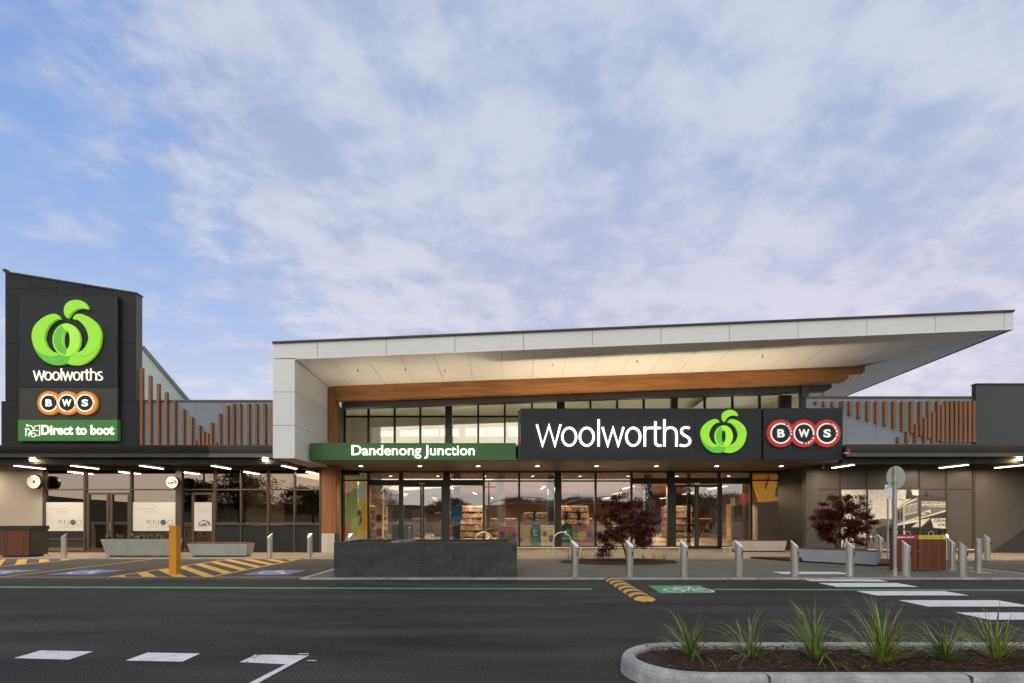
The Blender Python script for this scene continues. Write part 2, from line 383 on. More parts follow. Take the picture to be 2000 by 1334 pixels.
# white give-way dashes in the foreground and the line leaving the last one
for q in (((79, 1271), (182, 1273), (135, 1289), (27, 1286)), ((288, 1275), (391, 1277), (356, 1293), (245, 1291)), ((499, 1279), (604, 1281), (560, 1298), (468, 1294))):
    sheet('white_dash', road, white, gpts(q))
sheet('white_line', road, white, gpts(((604, 1281), (500, 1338), (470, 1360), (445, 1360), (482, 1338), (572, 1292))), .008)
sheet('chalk_mark', road, white, gpts(((582, 1277), (603, 1276.5), (603, 1278), (582, 1278.5)))); sheet('chalk_mark', road, white, gpts(((600, 1290), (618, 1290), (618, 1291.5), (600, 1291.5))))
# green lines and bicycle patch
sheet('green_line', road, greenp, gpts(((-300, 1145), (0, 1145.7), (1156, 1149.7), (1156, 1151.9), (0, 1148.0), (-300, 1147.3))))
sheet('green_line', road, greenp, gpts(((1392, 1150.3), (2300, 1153), (2300, 1155.2), (1396, 1152.4))))
gp = sheet('green_patch', road, greenp, gpts(((1266, 1144), (1368, 1144), (1398, 1158), (1290, 1159))), .0045)
def gstroke(name, parent, mat, pts, w, z):
    m = MB(); m.ribbon(pts, w, 0, .001); m.v = [(v[0], v[2], z + v[1]) for v in m.v]; m.f = [f for i, f in enumerate(m.f)]; return m.build(name, mat, parent)
bx, by = G(1338, 1151); s = .42
bic = MB()
for c in (-.55, .55):
    b0 = [(bx + c * s * 1.25 + .36 * s * math.cos(t * .5236) * 1.2, by + .5 * s * math.sin(t * .5236) * 1.2 - .2) for t in range(12)]
    bic.ribbon(b0, .05, 0, .001, closed=True)
for a in ([(-.7, -.45), (-.3, .35), (.35, .4), (.7, -.45)], [(-.3, .35), (0, -.45), (.35, .4)], [(-.4, .55), (-.15, .55)], [(.35, .4), (.45, .75), (.2, .8)], [(-.7, -.45), (0, -.45)]):
    bic.ribbon([(bx + x * s, by + y * s) for x, y in a], .05, 0, .001)
bic.v = [(v[0], v[2], .009 + v[1]) for v in bic.v]; bic.build('bicycle_symbol', white, road)
# yellow bay lines and hatched zones
def yl(x0, x1, d0, d1, z=.004): return sheet('bay_line', bay, yellow, [(x0, d0), (x1, d0), (x1, d1), (x0, d1)], z)
yl(-40, -5.0, 12.30, 12.38)
for x in (-15.0, -12.36, -9.73, -7.31): yl(x - .05, x + .05, 12.38, 17.6)
yl(-17.45, -17.37, 12.38, 17.6)
def hatch(xa, xb):
    k = 0; y = 9.9
    while y < 17.6:
        pts = [(xb, y), (xb, y + .36), (xa, y + .36 + 2.5), (xa, y + 2.5)]
        def clip(ps, lim, lower):
            o = []
            for i in range(len(ps)):
                p, q = ps[i], ps[(i + 1) % len(ps)]; ip = (p[1] >= lim) if lower else (p[1] <= lim); iq = (q[1] >= lim) if lower else (q[1] <= lim)
                if ip: o.append(p)
                if ip != iq: t = (lim - p[1]) / (q[1] - p[1]); o.append((p[0] + (q[0] - p[0]) * t, lim))
            return o
        c = clip(clip(pts, 12.4, True), 17.55, False)
        if len(c) > 2: sheet('hatch_stripe', bay, yellow, c, .0042)
        y += .80
hatch(-17.35, -15.06); hatch(-9.67, -7.37)
def access(xc, d):
    h = .58; b = sheet('access_square', bay, bluep, [(xc - h, d - h), (xc + h, d - h), (xc + h, d + h), (xc - h, d + h)], .0045); m = MB()
    m.ribbon([(xc - .05 + x, d + y) for x, y in arc(0, -.12, .26, .26, 100, 380, 16)], .07, 0, .001)
    m.ribbon([(xc - .02, d + .3), (xc, d), (xc + .22, d), (xc + .34, d - .36), (xc + .42, d - .33)], .075, .0012, .0022)
    m.ribbon([(xc - .01, d + .14), (xc + .18, d + .14)], .06, .0024, .003)
    m.poly([(xc - .02 + .08 * math.cos(t * .7854), .0012, d + .42 + .08 * math.sin(t * .7854)) for t in range(8)])
    m.v = [(v[0], v[2], .009 + v[1]) for v in m.v]; m.build('access_symbol', white, bay)
access(-11.15, 13.45); access(-6.2, 13.4); access(-13.4, 13.45)
# rubber speed hump
hump = thing('speed_hump', 'yellow and black striped rubber speed hump lying on the road beside the kerb', 'speed hump', (2.32, 10.3, 0))
nseg = 14; L0, L1 = 8.72, 11.84
for k in range(nseg):
    a = L0 + (L1 - L0) * k / nseg; b = L0 + (L1 - L0) * (k + 1) / nseg
    pts = []
    m = MB(); q = 9; prof = [(2.32 + .19 * math.cos(math.pi * i / (q - 1)), .004 + .055 * math.sin(math.pi * i / (q - 1))) for i in range(q)]
    sk = [.10 * math.sin(math.pi * i / (q - 1)) for i in range(q)]
    f0 = .25 if k == 0 else 1.0
    A = [(2.32 + (x - 2.32) * f0, a + (sk[i] if k else 0), .004 + (z - .004) * f0) for i, (x, z) in enumerate(prof)]; B = [(x, b + (sk[i] if k < nseg - 1 else 0), z) for i, (x, z) in enumerate(prof)]
    for i in range(q - 1): m.poly([A[i], A[i + 1], B[i + 1], B[i]])
    m.build('yellow_segment' if k % 2 == 0 else 'black_segment', yellow if k % 2 == 0 else black, hump)

# ---------------------------------------------------------------- planted traffic island in the foreground
isl = thing('garden_island', 'kerbed garden island with brown bark mulch in the foreground', 'garden bed', (3.5, 4.7, 0))
def rr(off, nx0=1.02, f=4.17, bk=5.38, xr=9.0):
    x0 = nx0 + off; y0 = f + off; y1 = bk - off; r = (y1 - y0) / 2; c = [(xr, y0)]
    c += [(x0 + r * 1.05 + r * 1.05 * math.cos(R(a)), (y0 + y1) / 2 + r * math.sin(R(a))) for a in range(270, 89, -10)]
    return c + [(xr, y1)]
def ringmesh(profile, seg=None):
    m = MB(); rows = [[(x, y, z) for x, y in rr(o)] for o, z in profile]
    n = len(rows[0])
    for a, b in zip(rows, rows[1:]):
        for i in range(n - 1): m.poly([a[i], a[i + 1], b[i + 1], b[i]])
    return m
ringmesh([(0, -.02), (.012, .10), (.03, .135), (.06, .15), (.125, .15), (.14, .13), (.145, .06)]).build('kerb_ring', kerbm, isl, smooth=True)
for xj in (2.1, 3.75, 5.3):   # saw joints in the kerb
    box('kerb_joint', isl, mortar, xj, xj + .008, 4.168, 4.29, .0, .1515)
mm = MB(); inner = rr(.14); nx, ny = 120, 18; grid = {}
for i in range(nx + 1):
    for j in range(ny + 1):
        x = 1.16 + (9 - 1.16) * i / nx; rad = (5.38 - 4.17) / 2 - .14; cx = 1.16 + rad * 1.05
        hh = rad * math.sqrt(max(0, 1 - ((cx - x) / (rad * 1.05)) ** 2)) if x < cx else rad
        y = 4.775 + hh * (2 * j / ny - 1); e = 1 - abs(2 * j / ny - 1) ** 3
        grid[i, j] = len(mm.v); mm.v.append((x, y, .095 + .045 * e + random.uniform(-.008, .008)))
for i in range(nx):
    for j in range(ny): mm.f.append((grid[i, j], grid[i + 1, j], grid[i + 1, j + 1], grid[i, j + 1]))
mm.build('mulch_bed', mulch, isl)
def chips(n, pos, mat, zr, sz, name, parent):
    m = MB()
    for _ in range(n):
        x, y = pos(); z = random.uniform(*zr); a = random.uniform(0, math.pi); l = random.uniform(*sz); w = l * random.uniform(.15, .4); t = random.uniform(-.5, .5)
        ca, sa = math.cos(a), math.sin(a); dz_ = l * math.sin(t) * .5
        p = [(-l, -w, -dz_), (l, -w * .5, dz_), (l * .8, w, dz_), (-l * .9, w * .8, -dz_)]
        P = [(x + u * ca - v * sa, y + u * sa + v * ca, z + q) for u, v, q in p]; m.poly(P)
        c = ((P[0][0] + P[2][0]) / 2, (P[0][1] + P[2][1]) / 2, z + w * .8); m.poly([P[0], P[1], c]); m.poly([P[3], P[2], c])
    return tag(m.build(name, mat, parent), kind='stuff')
ipos = lambda: (random.uniform(1.35, 6.2), random.uniform(4.38, 5.18))
chips(5200, ipos, chip, (.135, .16), (.008, .028), 'bark_chips', isl); chips(420, ipos, chipl, (.14, .165), (.006, .022), 'pale_bark_chips', isl)

def tussock(x, y, h, n, spread, mix, label, base=.13, dirb=None):
    t = thing('grass_tussock', label, 'grass plant', (x, y, base), 'strappy grass plants in the garden island')
    sc = max(.45, min(1, h / .4)); a_off = random.uniform(0, 6.28)
    for mat, fr in mix:
        m = MB()
        for _ in range(int(n * fr)):
            a = random.uniform(0, 2 * math.pi); ln = h * random.choice((.5, .7, .85, 1.0, 1.15)) * random.uniform(.8, 1.1)
            th = random.uniform(.02, 1.15) ** 1.1 * (1 + .25 * math.sin(a + a_off)); curl = random.uniform(.25, 1.9) * spread / .3
            br = random.uniform(0, .06) * sc; w = random.uniform(.0020, .0046) * (.7 + .3 * sc); b = len(m.v); ns = 9
            sw = random.uniform(-.35, .35); r_ = br; z = 0; rr2 = 0
            for k in range(ns + 1):
                u = k / ns; ww = w * (1 - u ** 2.0) * (.75 + .5 * min(u * 4, 1)) + .0004; ang = a + sw * u
                cx, cy = br * math.cos(a) + rr2 * math.cos(ang), br * math.sin(a) + rr2 * math.sin(ang)
                m.v += [(cx - math.sin(ang) * ww, cy + math.cos(ang) * ww, max(z, .004)), (cx + math.sin(ang) * ww, cy - math.cos(ang) * ww, max(z, .004) + ww * .5)]
                inc = th + curl * u ** 1.8; st = ln / ns; rr2 += st * math.sin(inc); z += st * math.cos(inc)
            for k in range(ns): q = b + 2 * k; m.f.append((q, q + 1, q + 3, q + 2))
        tag(m.build('blades', mat, t, local=True), kind='stuff')
    return t
G3 = [(grassg, .66), (grassy, .24), (grassd, .10)]; GY = [(grassy, .62), (grassg, .30), (grassd, .08)]
for (px_, py_, top, n, sp, mix, lab) in (
    (1350, 1283, 1198, 105, .30, G3, 'dark green arching grass clump nearest the rounded island nose'),
    (1466, 1284, 1186, 60, .30, G3, 'sparse grass clump with one long upright blade, second from the island nose'),
    (1592, 1289, 1188, 110, .30, G3, 'green grass clump spilling over the front kerb in the middle of the bed'),
    (1722, 1294, 1176, 150, .25, GY, 'bright yellow green upright grass clump'),
    (1846, 1290, 1212, 125, .32, G3, 'wide dark grass clump right of the yellow green one'),
    (1945, 1288, 1190, 100, .26, GY, 'pale green grass clump nearest the right edge of the picture'),
    (2075, 1290, 1195, 90, .28, G3, 'grass clump just beyond the right edge of the picture')):
    gx, gy = G(px_, py_, .13); tussock(gx, gy, (py_ - top) * gy / 1000 * 1.08, n * 1.25, sp, mix, lab)

# ---------------------------------------------------------------- bollards
def bollard_proto():
    t = thing('bollard', 'x', 'bollard', (0, 0, PL), 'stainless steel bollards'); m = MB(); n = 20; r = .087; h0, h1 = .70, .86
    A = [(r * math.cos(2 * math.pi * i / n), r * math.sin(2 * math.pi * i / n)) for i in range(n)]
    b = len(m.v); m.v += [(x, y, 0) for x, y in A]
    def zt(x, y): return h0 + (h1 - h0) * (.5 - (x * .75 - y * .66) / (2 * r))
    m.v += [(x, y, zt(x, y)) for x, y in A]
    for i in range(n): j = (i + 1) % n; m.f.append((i, j, n + j, n + i))
    m.build('post', steel, t, local=True, smooth=True)
    c = MB(); c.prism([(x * .99, y * .99, zt(x, y) - .004) for x, y in A], [(x * .99, y * .99, zt(x, y) + .004) for x, y in A]); c.build('slanted_cap', steelflat, t, local=True)
    box('slot', t, black, .045, .062, -.083, -.070, .5, .60, local=True)
    MB().cylz(0, 0, 0, .012, .095, 20).build('collar', galv, t, local=True)
    return t
bp = bollard_proto(); first = True
front = ['first front bollard beside the block planter, left of the burgundy tree', 'front bollard standing in front of the burgundy tree trunk', 'front bollard just right of the freestanding mulch bed with the burgundy tree',
         'front bollard left of the entrance bench, before the right hand doors', 'front bollard at the left end of the long diagonal bench', 'front bollard standing before the middle of the diagonal bench',
         'front bollard standing before the waste cabinet', 'last front bollard right of the waste cabinet']
rear = [((125, 1089), 'steel bollard left of the concrete planter, beside the timber bin'), ((527, 1090), 'steel bollard just right of the left concrete bench'), ((605, 1090), 'steel bollard with glowing top nearest the timber clad pillar'),
        ((684, 1090), 'steel bollard half hidden behind the block planter'), ((1718, 1093), 'steel bollard between the diagonal bench and the waste cabinet'), ((1858, 1113), 'steel bollard close behind the right side of the waste cabinet'),
        ((1848, 1093), 'steel bollard with glowing top hidden behind the waste cabinet corner'), ((1928, 1094), 'steel bollard standing before the dark painted triangle at right')]
spots = [(G(x, 1126, PL), l) for x, l in zip((1123, 1230, 1336, 1443, 1552, 1660, 1770, 1880), front)] + [(G(*p, PL), l) for p, l in rear]
for i, ((x, y), l) in enumerate(spots):
    if i == 0: bp.location = (x, y, PL); bp['label'] = l; o = bp; W[bp.name] = Vector((x, y, PL))
    else: o = dup(bp, (x, y, PL), l)
    if 'glowing' in l or 'half hidden' in l:
        MB().tube([(0, .0, .785), (.02, -.03, .80)], .06, 14).build('lamp_lens', M('bollard lamp', (1, .9, .7), emit=5, ecol=(1, .85, .6)), o, local=True)
    o.rotation_euler.z = R(random.uniform(-6, 6)) if x > -5 else R(-95)

# ---------------------------------------------------------------- trees
def maple(x, y, label, cx, cz, rx, rz, low=None):
    t = thing('maple_tree', label, 'tree', (x, y, PL), 'small burgundy maples'); rnd = random.Random(int(x * 100)); m = MB(); tips = []
    for k in range(7):
        a = rnd.uniform(0, 6.28); top = Vector((cx - x + rx * rnd.uniform(.2, .85) * math.cos(a), rx * .6 * math.sin(a), cz - PL + rz * rnd.uniform(-.3, .7)))
        mid = Vector((top.x * .35 + rnd.uniform(-.06, .06), top.y * .35, top.z * .45)); m.tube(spline([(rnd.uniform(-.02, .02), 0, 0), tuple(mid), tuple(top)], 4), [.032 * (1 - .1 * i) for i in range(9)], 6)
        for q in range(5):
            u = mid.lerp(top, rnd.uniform(.1, .9)); e = u + Vector((rnd.uniform(-.35, .35), rnd.uniform(-.3, .3), rnd.uniform(-.05, .3))); m.tube([tuple(u), tuple(e)], [.011, .004], 5); tips.append(e)
    m.build('trunk', bark, t, local=True)
    lf = MB(); lf2 = MB(); C = []
    while len(C) < 84:
        p = Vector((rnd.uniform(-1, 1), rnd.uniform(-1, 1), rnd.uniform(-1, 1)))
        if .25 < p.length < 1 and not (p.z < -.45 and abs(p.x) < .35):
            sh = 1 - .35 * max(0, -p.z) * abs(p.x)
            C.append(Vector((cx - x + p.x * rx * sh, p.y * rx * .85, cz - PL + p.z * rz)))
    for e in tips[::2]: C.append(e)
    if low: C += [Vector((low[0] - x + rnd.uniform(-.12, .12), rnd.uniform(-.2, .2), low[1] + rnd.uniform(-.08, .12))) for _ in range(4)]
    for c in C:
        R_ = rnd.uniform(.10, .25)
        for _ in range(rnd.randint(80, 150)):
            p = Vector((rnd.gauss(0, .5), rnd.gauss(0, .5), rnd.gauss(0, .26))) * R_; q = c + p; sz = rnd.uniform(.030, .062)
            n = Vector((rnd.gauss(0, .6), rnd.gauss(-.3, .6), rnd.gauss(.6, .5))).normalized(); a = n.orthogonal().normalized(); b = n.cross(a); th = rnd.uniform(0, 6.28); tip = rnd.random() < .16
            ux = a * math.cos(th) + b * math.sin(th); uy = n.cross(ux)
            for ang in (-1.1, 0, 1.1):
                d = ux * math.cos(ang) + uy * math.sin(ang); s_ = n.cross(d); k = 1 if ang == 0 else .8
                (lf2 if tip else lf).poly([q - s_ * sz * .04, q + d * sz * k * .5 - s_ * sz * .20, q + d * sz * k * 1.2, q + d * sz * k * .5 + s_ * sz * .20])
    tag(lf.build('crown', leafred, t, local=True), kind='stuff'); tag(lf2.build('crown_tips', M('red maple leaf', (.13, .018, .012), .6, spec=.2, var=.5, scale=9), t, local=True), kind='stuff'); return t
tx, ty = G(1226, 1100, PL)
maple(tx, ty, 'burgundy leaved maple in the mulch bed before the entrance glass', PX(1220, ty), PZ(1028, ty), .98, .98, (PX(1180, ty), .33))
maple(10.65, 16.6, 'burgundy leaved maple behind the diagonal bench, before the street mural', PX(1646, 16.6), PZ(1018, 16.6), .96, .90)
def lens(cx, cy, rx, ry, n=40): return [(cx + rx * math.cos(2 * math.pi * i / n) * (1 + .05 * math.sin(i * 2.1)), cy + ry * math.sin(2 * math.pi * i / n)) for i in range(n)]
bed = thing('mulch_bed', 'lens shaped bark mulch bed around the burgundy tree trunk', 'garden bed', (3.4, 15.6, PL))
bc = G(1208, 1098, PL)
MB().prism([(x, y, PL) for x, y in lens(bc[0], bc[1], 1.85, .95)], [(x, y, PL + .05) for x, y in lens(bc[0], bc[1], 1.7, .85)]).build('mulch', mulch, bed)
chips(900, lambda: (bc[0] + random.uniform(-1.4, 1.4), bc[1] + random.uniform(-.6, .6)), chip, (.08, .11), (.015, .04), 'bark_chips', bed)
bed2 = thing('mulch_bed', 'small dark mulch bed behind the diagonal bench and its maple', 'garden bed', (10.6, 16.6, PL))
MB().xy([(8.2, 17.6), (8.9, 16.45), (10.9, 14.75), (12.3, 14.9), (12.4, 16.6), (10.8, 17.5)], PL, PL + .06).build('mulch', mulch, bed2)
for (x, y, l) in ((1110, 1092, 'small grass plant at the left tip of the tree bed'), (1138, 1093, 'low grass plant left of the maple trunk'), (1168, 1094, 'small leafy plant right of the front bollard in the tree bed'), (1257, 1094, 'small upright plant right of the maple trunk'), (1278, 1096, 'bushy green plant in the right half of the tree bed'), (1297, 1093, 'small plant near the right tip of the tree bed')):
    gx, gy = G(x, y, .08); tt = tussock(gx, gy, random.uniform(.22, .34), 26, .2, [(grassg, .8), (grassy, .2)], l, base=.08); tt['group'] = 'small plants in the tree bed'

# ---------------------------------------------------------------- block planter
bpx0, bpx1, bpy0, bpy1, bz = -4.25, .12, 12.2, 14.2, .84
pl = thing('block_planter', 'long dark grey concrete block planter box beside the road', 'planter', (-2.06, 13.2, PL))
box('core', pl, mortar, bpx0 + .006, bpx1 - .006, bpy0 + .006, bpy0 + .19, PL, bz - .012); box('core', pl, mortar, bpx0 + .012, bpx0 + .19, bpy0 + .19, bpy1, PL, bz - .012)
box('core', pl, mortar, bpx1 - .19, bpx1 - .012, bpy0 + .19, bpy1, PL, bz - .012); box('core', pl, mortar, bpx0 + .19, bpx1 - .19, bpy1 - .19, bpy1, PL, bz - .012)
cuts = [PL, .2, .395, .59, .785]; 
for r_ in range(4):
    z0, z1 = cuts[r_] + .005, cuts[r_ + 1] - .005; x = bpx0 - (.2 if r_ % 2 else 0)
    while x < bpx1 - .01:
        a, b = max(x, bpx0), min(x + .40, bpx1)
        if b - a > .04: j = random.uniform(-.002, .002); piece('block', pl, blockm, a + .006, b - .006, bpy0 + j, bpy0 + .1, z0, z1)
        x += .40
    y = bpy0 + .1 + (.2 if r_ % 2 else 0)
    while y < bpy1:
        piece('block', pl, blockm, bpx1 - .1, bpx1 + random.uniform(-.002, .002), y + .004, min(y + .39, bpy1), z0, z1); piece('block', pl, blockm, bpx0, bpx0 + .1, y + .004, min(y + .39, bpy1), z0, z1); y += .40
for k in range(11):
    a = bpx0 + k * .3973; piece('capping_block', pl, blockm, a + .002, a + .395, bpy0 - .004, bpy0 + .19, .789, bz + random.uniform(-.001, .001))
piece('capping_block', pl, blockm, bpx0 - .004, bpx0 + .19, bpy0 + .195, bpy1, .789, bz - .002); piece('capping_block', pl, blockm, bpx1 - .19, bpx1 + .004, bpy0 + .195, bpy1, .789, bz - .002)
piece('capping_block', pl, blockm, bpx0 + .2, bpx1 - .2, bpy1 - .19, bpy1, .789, bz - .002)
box('soil', pl, mulch, bpx0 + .19, bpx1 - .19, bpy0 + .19, bpy1 - .19, .6, .80)
MB().xy([(-2.95, 12.5), (-2.8, 12.5), (-2.55, 14.0), (-2.7, 14.0)], .80, .86).build('divider', kerbm, pl)
groundc = MB(); rnd = random.Random(3)
for _ in range(5200):
    x = rnd.uniform(bpx0 + .25, bpx1 - .25); y = rnd.uniform(bpy0 + .3, bpy1 - .22)
    dens = .5 + .5 * math.sin(x * 3.1 + 1) * math.cos(y * 2 + x)
    if rnd.random() > dens: continue
    h = rnd.uniform(.01, .17) * dens; a = rnd.uniform(0, 6.28); s_ = rnd.uniform(.01, .022); z = .80 + h
    groundc.poly([(x, y, z), (x + s_ * math.cos(a), y + s_ * math.sin(a), z + .01), (x + s_ * math.cos(a + .9), y + s_ * math.sin(a + .9), z + .022)])
tag(groundc.build('ground_cover', treegreen, pl), kind='stuff')

# ---------------------------------------------------------------- site furniture
def slats(parent, mat, x0, x1, y0, y1, z0, z1, n, gap=.004, name='timber_board'):
    w = (x1 - x0) / n
    for k in range(n): piece(name, parent, mat, x0 + k * w + gap / 2, x0 + (k + 1) * w - gap / 2, y0, y1, z0, z1)
# left bin cabinet
lb = thing('bin_cabinet', 'timber fronted bin cabinet with black lid at the far left', 'bin', (-17.7, 18.5, PL))
box('carcass', lb, M('bin side black', (.03, .032, .026), .5), -18.3, -17.13, 18.22, 18.9, PL + .06, 1.12); box('lid', lb, black, -18.34, -17.1, 18.16, 18.93, 1.0, 1.14)
slats(lb, binwood, -18.29, -17.15, 18.19, 18.218, PL + .05, .99, 9)
box('plinth', lb, black, -18.2, -17.25, 18.3, 18.85, PL, PL + .06)
# planter trough
pt = thing('planter_trough', 'grey precast concrete planter trough with spiky plants under the posters', 'planter', (-13.4, 18.5, PL))
MB().prism([(-14.5, 18.3, .08), (-12.28, 18.3, .08), (-12.28, 18.8, .08), (-14.5, 18.8, .08)], [(-14.62, 18.18, .66), (-12.16, 18.18, .66), (-12.16, 18.92, .66), (-14.62, 18.92, .66)]).build('trough', conc, pt)
box('rim_soil', pt, mulch, -14.52, -12.26, 18.28, 18.82, .655, .675)
for a in (-14.4, -13.5, -12.6): box('foot', pt, black, a, a + .3, 18.33, 18.75, PL, .082)
def spiky(x, y, z, lab):
    t = thing('spiky_plant', lab, 'plant', (x, y, z), 'spiky plants in the concrete trough'); m = MB()
    for k in range(34):
        a = random.uniform(0, 6.28); l = random.uniform(.12, .26); tl = random.uniform(.3, 1.35); d = Vector((math.cos(a) * math.cos(tl), math.sin(a) * math.cos(tl), math.sin(tl))); sd = Vector((-math.sin(a), math.cos(a), 0)) * .016
        m.poly([-sd, d * l * .5 - sd * 1.1, d * l, d * l * .5 + sd * 1.1, sd])
    tag(m.build('leaves', lily, t, local=True), kind='stuff')
for px_, l in ((213, 'first spiky plant from the left in the trough'), (234, 'second spiky plant from the left in the trough'), (257, 'third spiky plant from the left in the trough'), (275, 'third spiky plant from the right in the trough'), (292, 'second spiky plant from the right in the trough'), (311, 'spiky plant at the right end of the trough')):
    spiky(PX(px_, 18.5), 18.5, .67, l)
def bench(label, loc, rz, ln, dp, h, top, mat=conc):
    t = thing('bench', label, 'bench', loc, None, rz)
    MB().prism([(-ln / 2 + .1, -dp / 2 + .06, .05), (ln / 2 - .06, -dp / 2 + .06, .05), (ln / 2 - .06, dp / 2 - .06, .05), (-ln / 2 + .1, dp / 2 - .06, .05)], [(-ln / 2, -dp / 2, h), (ln / 2, -dp / 2, h), (ln / 2, dp / 2, h), (-ln / 2, dp / 2, h)]).build('concrete_base', mat, t, local=True)
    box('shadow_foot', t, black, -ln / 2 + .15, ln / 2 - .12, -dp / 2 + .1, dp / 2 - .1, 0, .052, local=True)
    n = 5; w = (dp - .04) / n
    for k in range(n):
        o = piece('seat_board', t, top, -ln / 2 + .03, ln / 2 - .03, -dp / 2 + .02 + k * w + .004, -dp / 2 + .02 + (k + 1) * w - .004, h, h + .035); o.location += W[t.name]
    return t
benchwood = M('bench timber', (.13, .045, .03), .5, var=.2, orand=.15)
bench('concrete bench with timber top beside the yellow parking hatch', (-10.5, 18.5, PL), 0, 2.13, .55, .47, benchwood)
bench('pale concrete bench with timber top against the entrance glass', (10.1, 21.1, PL), 0, 2.2, .5, .44, benchwood, concw)
lx, ly = 9.0, 16.1; rx_, ry_ = 10.43, 14.6
an = math.atan2(ry_ - ly, rx_ - lx); nrm = Vector((-math.sin(an), math.cos(an)))
bench('long concrete bench with red timber top set diagonally before the maple', ((lx + rx_) / 2 + nrm.x * .27, (ly + ry_) / 2 + nrm.y * .27, PL), an, math.hypot(rx_ - lx, ry_ - ly), .5, .42, M('red bench timber', (.17, .04, .03), .5, var=.2, orand=.15), M('blue grey concrete', (.30, .33, .37), .75, var=.1, scale=2, bump=.15, speck=.06))
# orange post
po = thing('orange_post', 'orange square post standing in the yellow hatched parking zone', 'post', (-8.56, 13.0, 0))
box('shaft', po, orange, -8.65, -8.47, 12.91, 13.09, 0, 1.22); box('cap', po, orange, -8.655, -8.465, 12.905, 13.095, 1.205, 1.235); box('label_plate', po, black, -8.628, -8.61, 12.906, 12.912, 1.05, 1.11)
# waste cabinet on the plaza
wx0, wx1, wy = 10.07, 11.40, 13.45
wc = thing('waste_cabinet', 'red timber waste and recycling cabinet with magenta and yellow plates', 'bin', (10.7, 13.7, PL))
box('carcass', wc, black, wx0 + .01, wx1 - .01, wy + .02, wy + .20, PL + .03, .975)
slats(wc, binwood, wx0, wx0 + .575, wy - .005, wy + .02, PL + .03, .865, 5); slats(wc, binwood, wx0 + .60, wx1, wy - .005, wy + .02, PL + .03, .865, 6)
piece('side_board', wc, binwood, wx0 - .008, wx0 + .01, wy + .02, wy + .20, PL + .03, .97)
box('magenta_plate', wc, magenta, wx0, wx0 + .585, wy - .008, wy + .02, .87, .975); box('yellow_plate', wc, yplate, wx0 + .605, wx1, wy - .008, wy + .02, .87, .975)
text(wc, printw, 'GENERAL WASTE', wx0 + .02, wx0 + .49, .905, .940, wy - .010, .002, .01, 'plate_lettering', True); text(wc, greyprint, 'RECYCLING', wx0 + .74, wx0 + 1.08, .905, .940, wy - .010, .002, 0, 'plate_lettering', True)
MB().ribbon([(wx0 + 1.16, .905), (wx0 + 1.20, .945), (wx0 + 1.24, .905)], .014, wy - .011, wy - .009, closed=True).build('recycling_symbol', greyprint, wc)
box('roof_slab', wc, black, wx0 - .03, wx1 + .01, wy - .02, wy + .22, 1.115, 1.145)
for a in (wx0 - .02, wx1 - .03):
    for b in (wy + .0, wy + .17): box('roof_post', wc, black, a, a + .03, b, b + .03, .97, 1.116)
for a in (.555, .625): MB().tube([(wx0 + a, wy - .02, .55), (wx0 + a, wy - .004, .55)], .012, 10).build('door_knob', steel, wc)
# round traffic sign seen from behind
sx, sy = G(1748, 1125, PL); rs = thing('traffic_sign', 'back of a round traffic sign on a tall galvanised pole by the kerb', 'sign', (sx, sy, PL))
MB().cylz(sx, sy, PL, PZ(911, sy), .038, 14).build('pole', galv, rs, smooth=True); MB().cylz(sx, sy, PL, .22, .045, 14).build('pole_sleeve', signback, rs)
box('base_plate', rs, galv, sx - .14, sx + .14, sy - .14, sy + .14, PL, PL + .012)
zc_ = PZ(932, sy); ca, sa = math.cos(R(11)), math.sin(R(11)); m = MB()
disc = [(.275 * math.cos(2 * math.pi * i / 36), .275 * math.sin(2 * math.pi * i / 36)) for i in range(36)]
m.prism([(sx + .07 + u * ca - .052 * sa * 1, sy + .045 + u * sa, zc_ + v) for u, v in disc], [(sx + .07 + u * ca - .055 * sa, sy + .049 + u * sa, zc_ + v) for u, v in disc]).build('disc', signback, rs)
for dz_ in (-.12, .12): box('bracket', rs, galv, sx - .05, sx + .06, sy - .045, sy + .05, zc_ + dz_ - .02, zc_ + dz_ + .02)
qx, qy = G(1734, 1093, PL); ps = thing('parking_sign', 'small white rectangular parking sign on a thin pole behind the bollards', 'sign', (qx, qy, PL))
MB().cylz(qx, qy, PL, 2.5, .03, 12).build('pole', galv, ps, smooth=True); box('plate', ps, M('white sign plate', (.62, .64, .72), .5), qx - .125, qx + .125, qy - .037, qy - .032, 2.07, 2.53)
MB().ribbon([(qx - .08, 2.40), (qx, 2.47), (qx + .08, 2.40)], .02, qy - .040, qy - .038).build('arrow', greyprint, ps); box('print_line', ps, greyprint, qx - .01, qx + .09, qy - .040, qy - .038, 2.11, 2.13)
MB().cylz(qx, qy, PL, .2, .045, 12).build('pole_sleeve', signback, ps)
# short square steel post with base plate
fx, fy = G(1911, 1119, PL); fp = thing('removable_post', 'flat topped steel post with a wide base plate at the plaza edge', 'post', (fx, fy, PL))
MB().cylz(fx, fy, PL, .88, .070, 16).build('shaft', galv, fp, smooth=True); box('base_plate', fp, galv, fx - .18, fx + .18, fy - .16, fy + .16, PL, PL + .02); MB().cylz(fx, fy, .88, .90, .08, 16).build('cap', steel, fp)
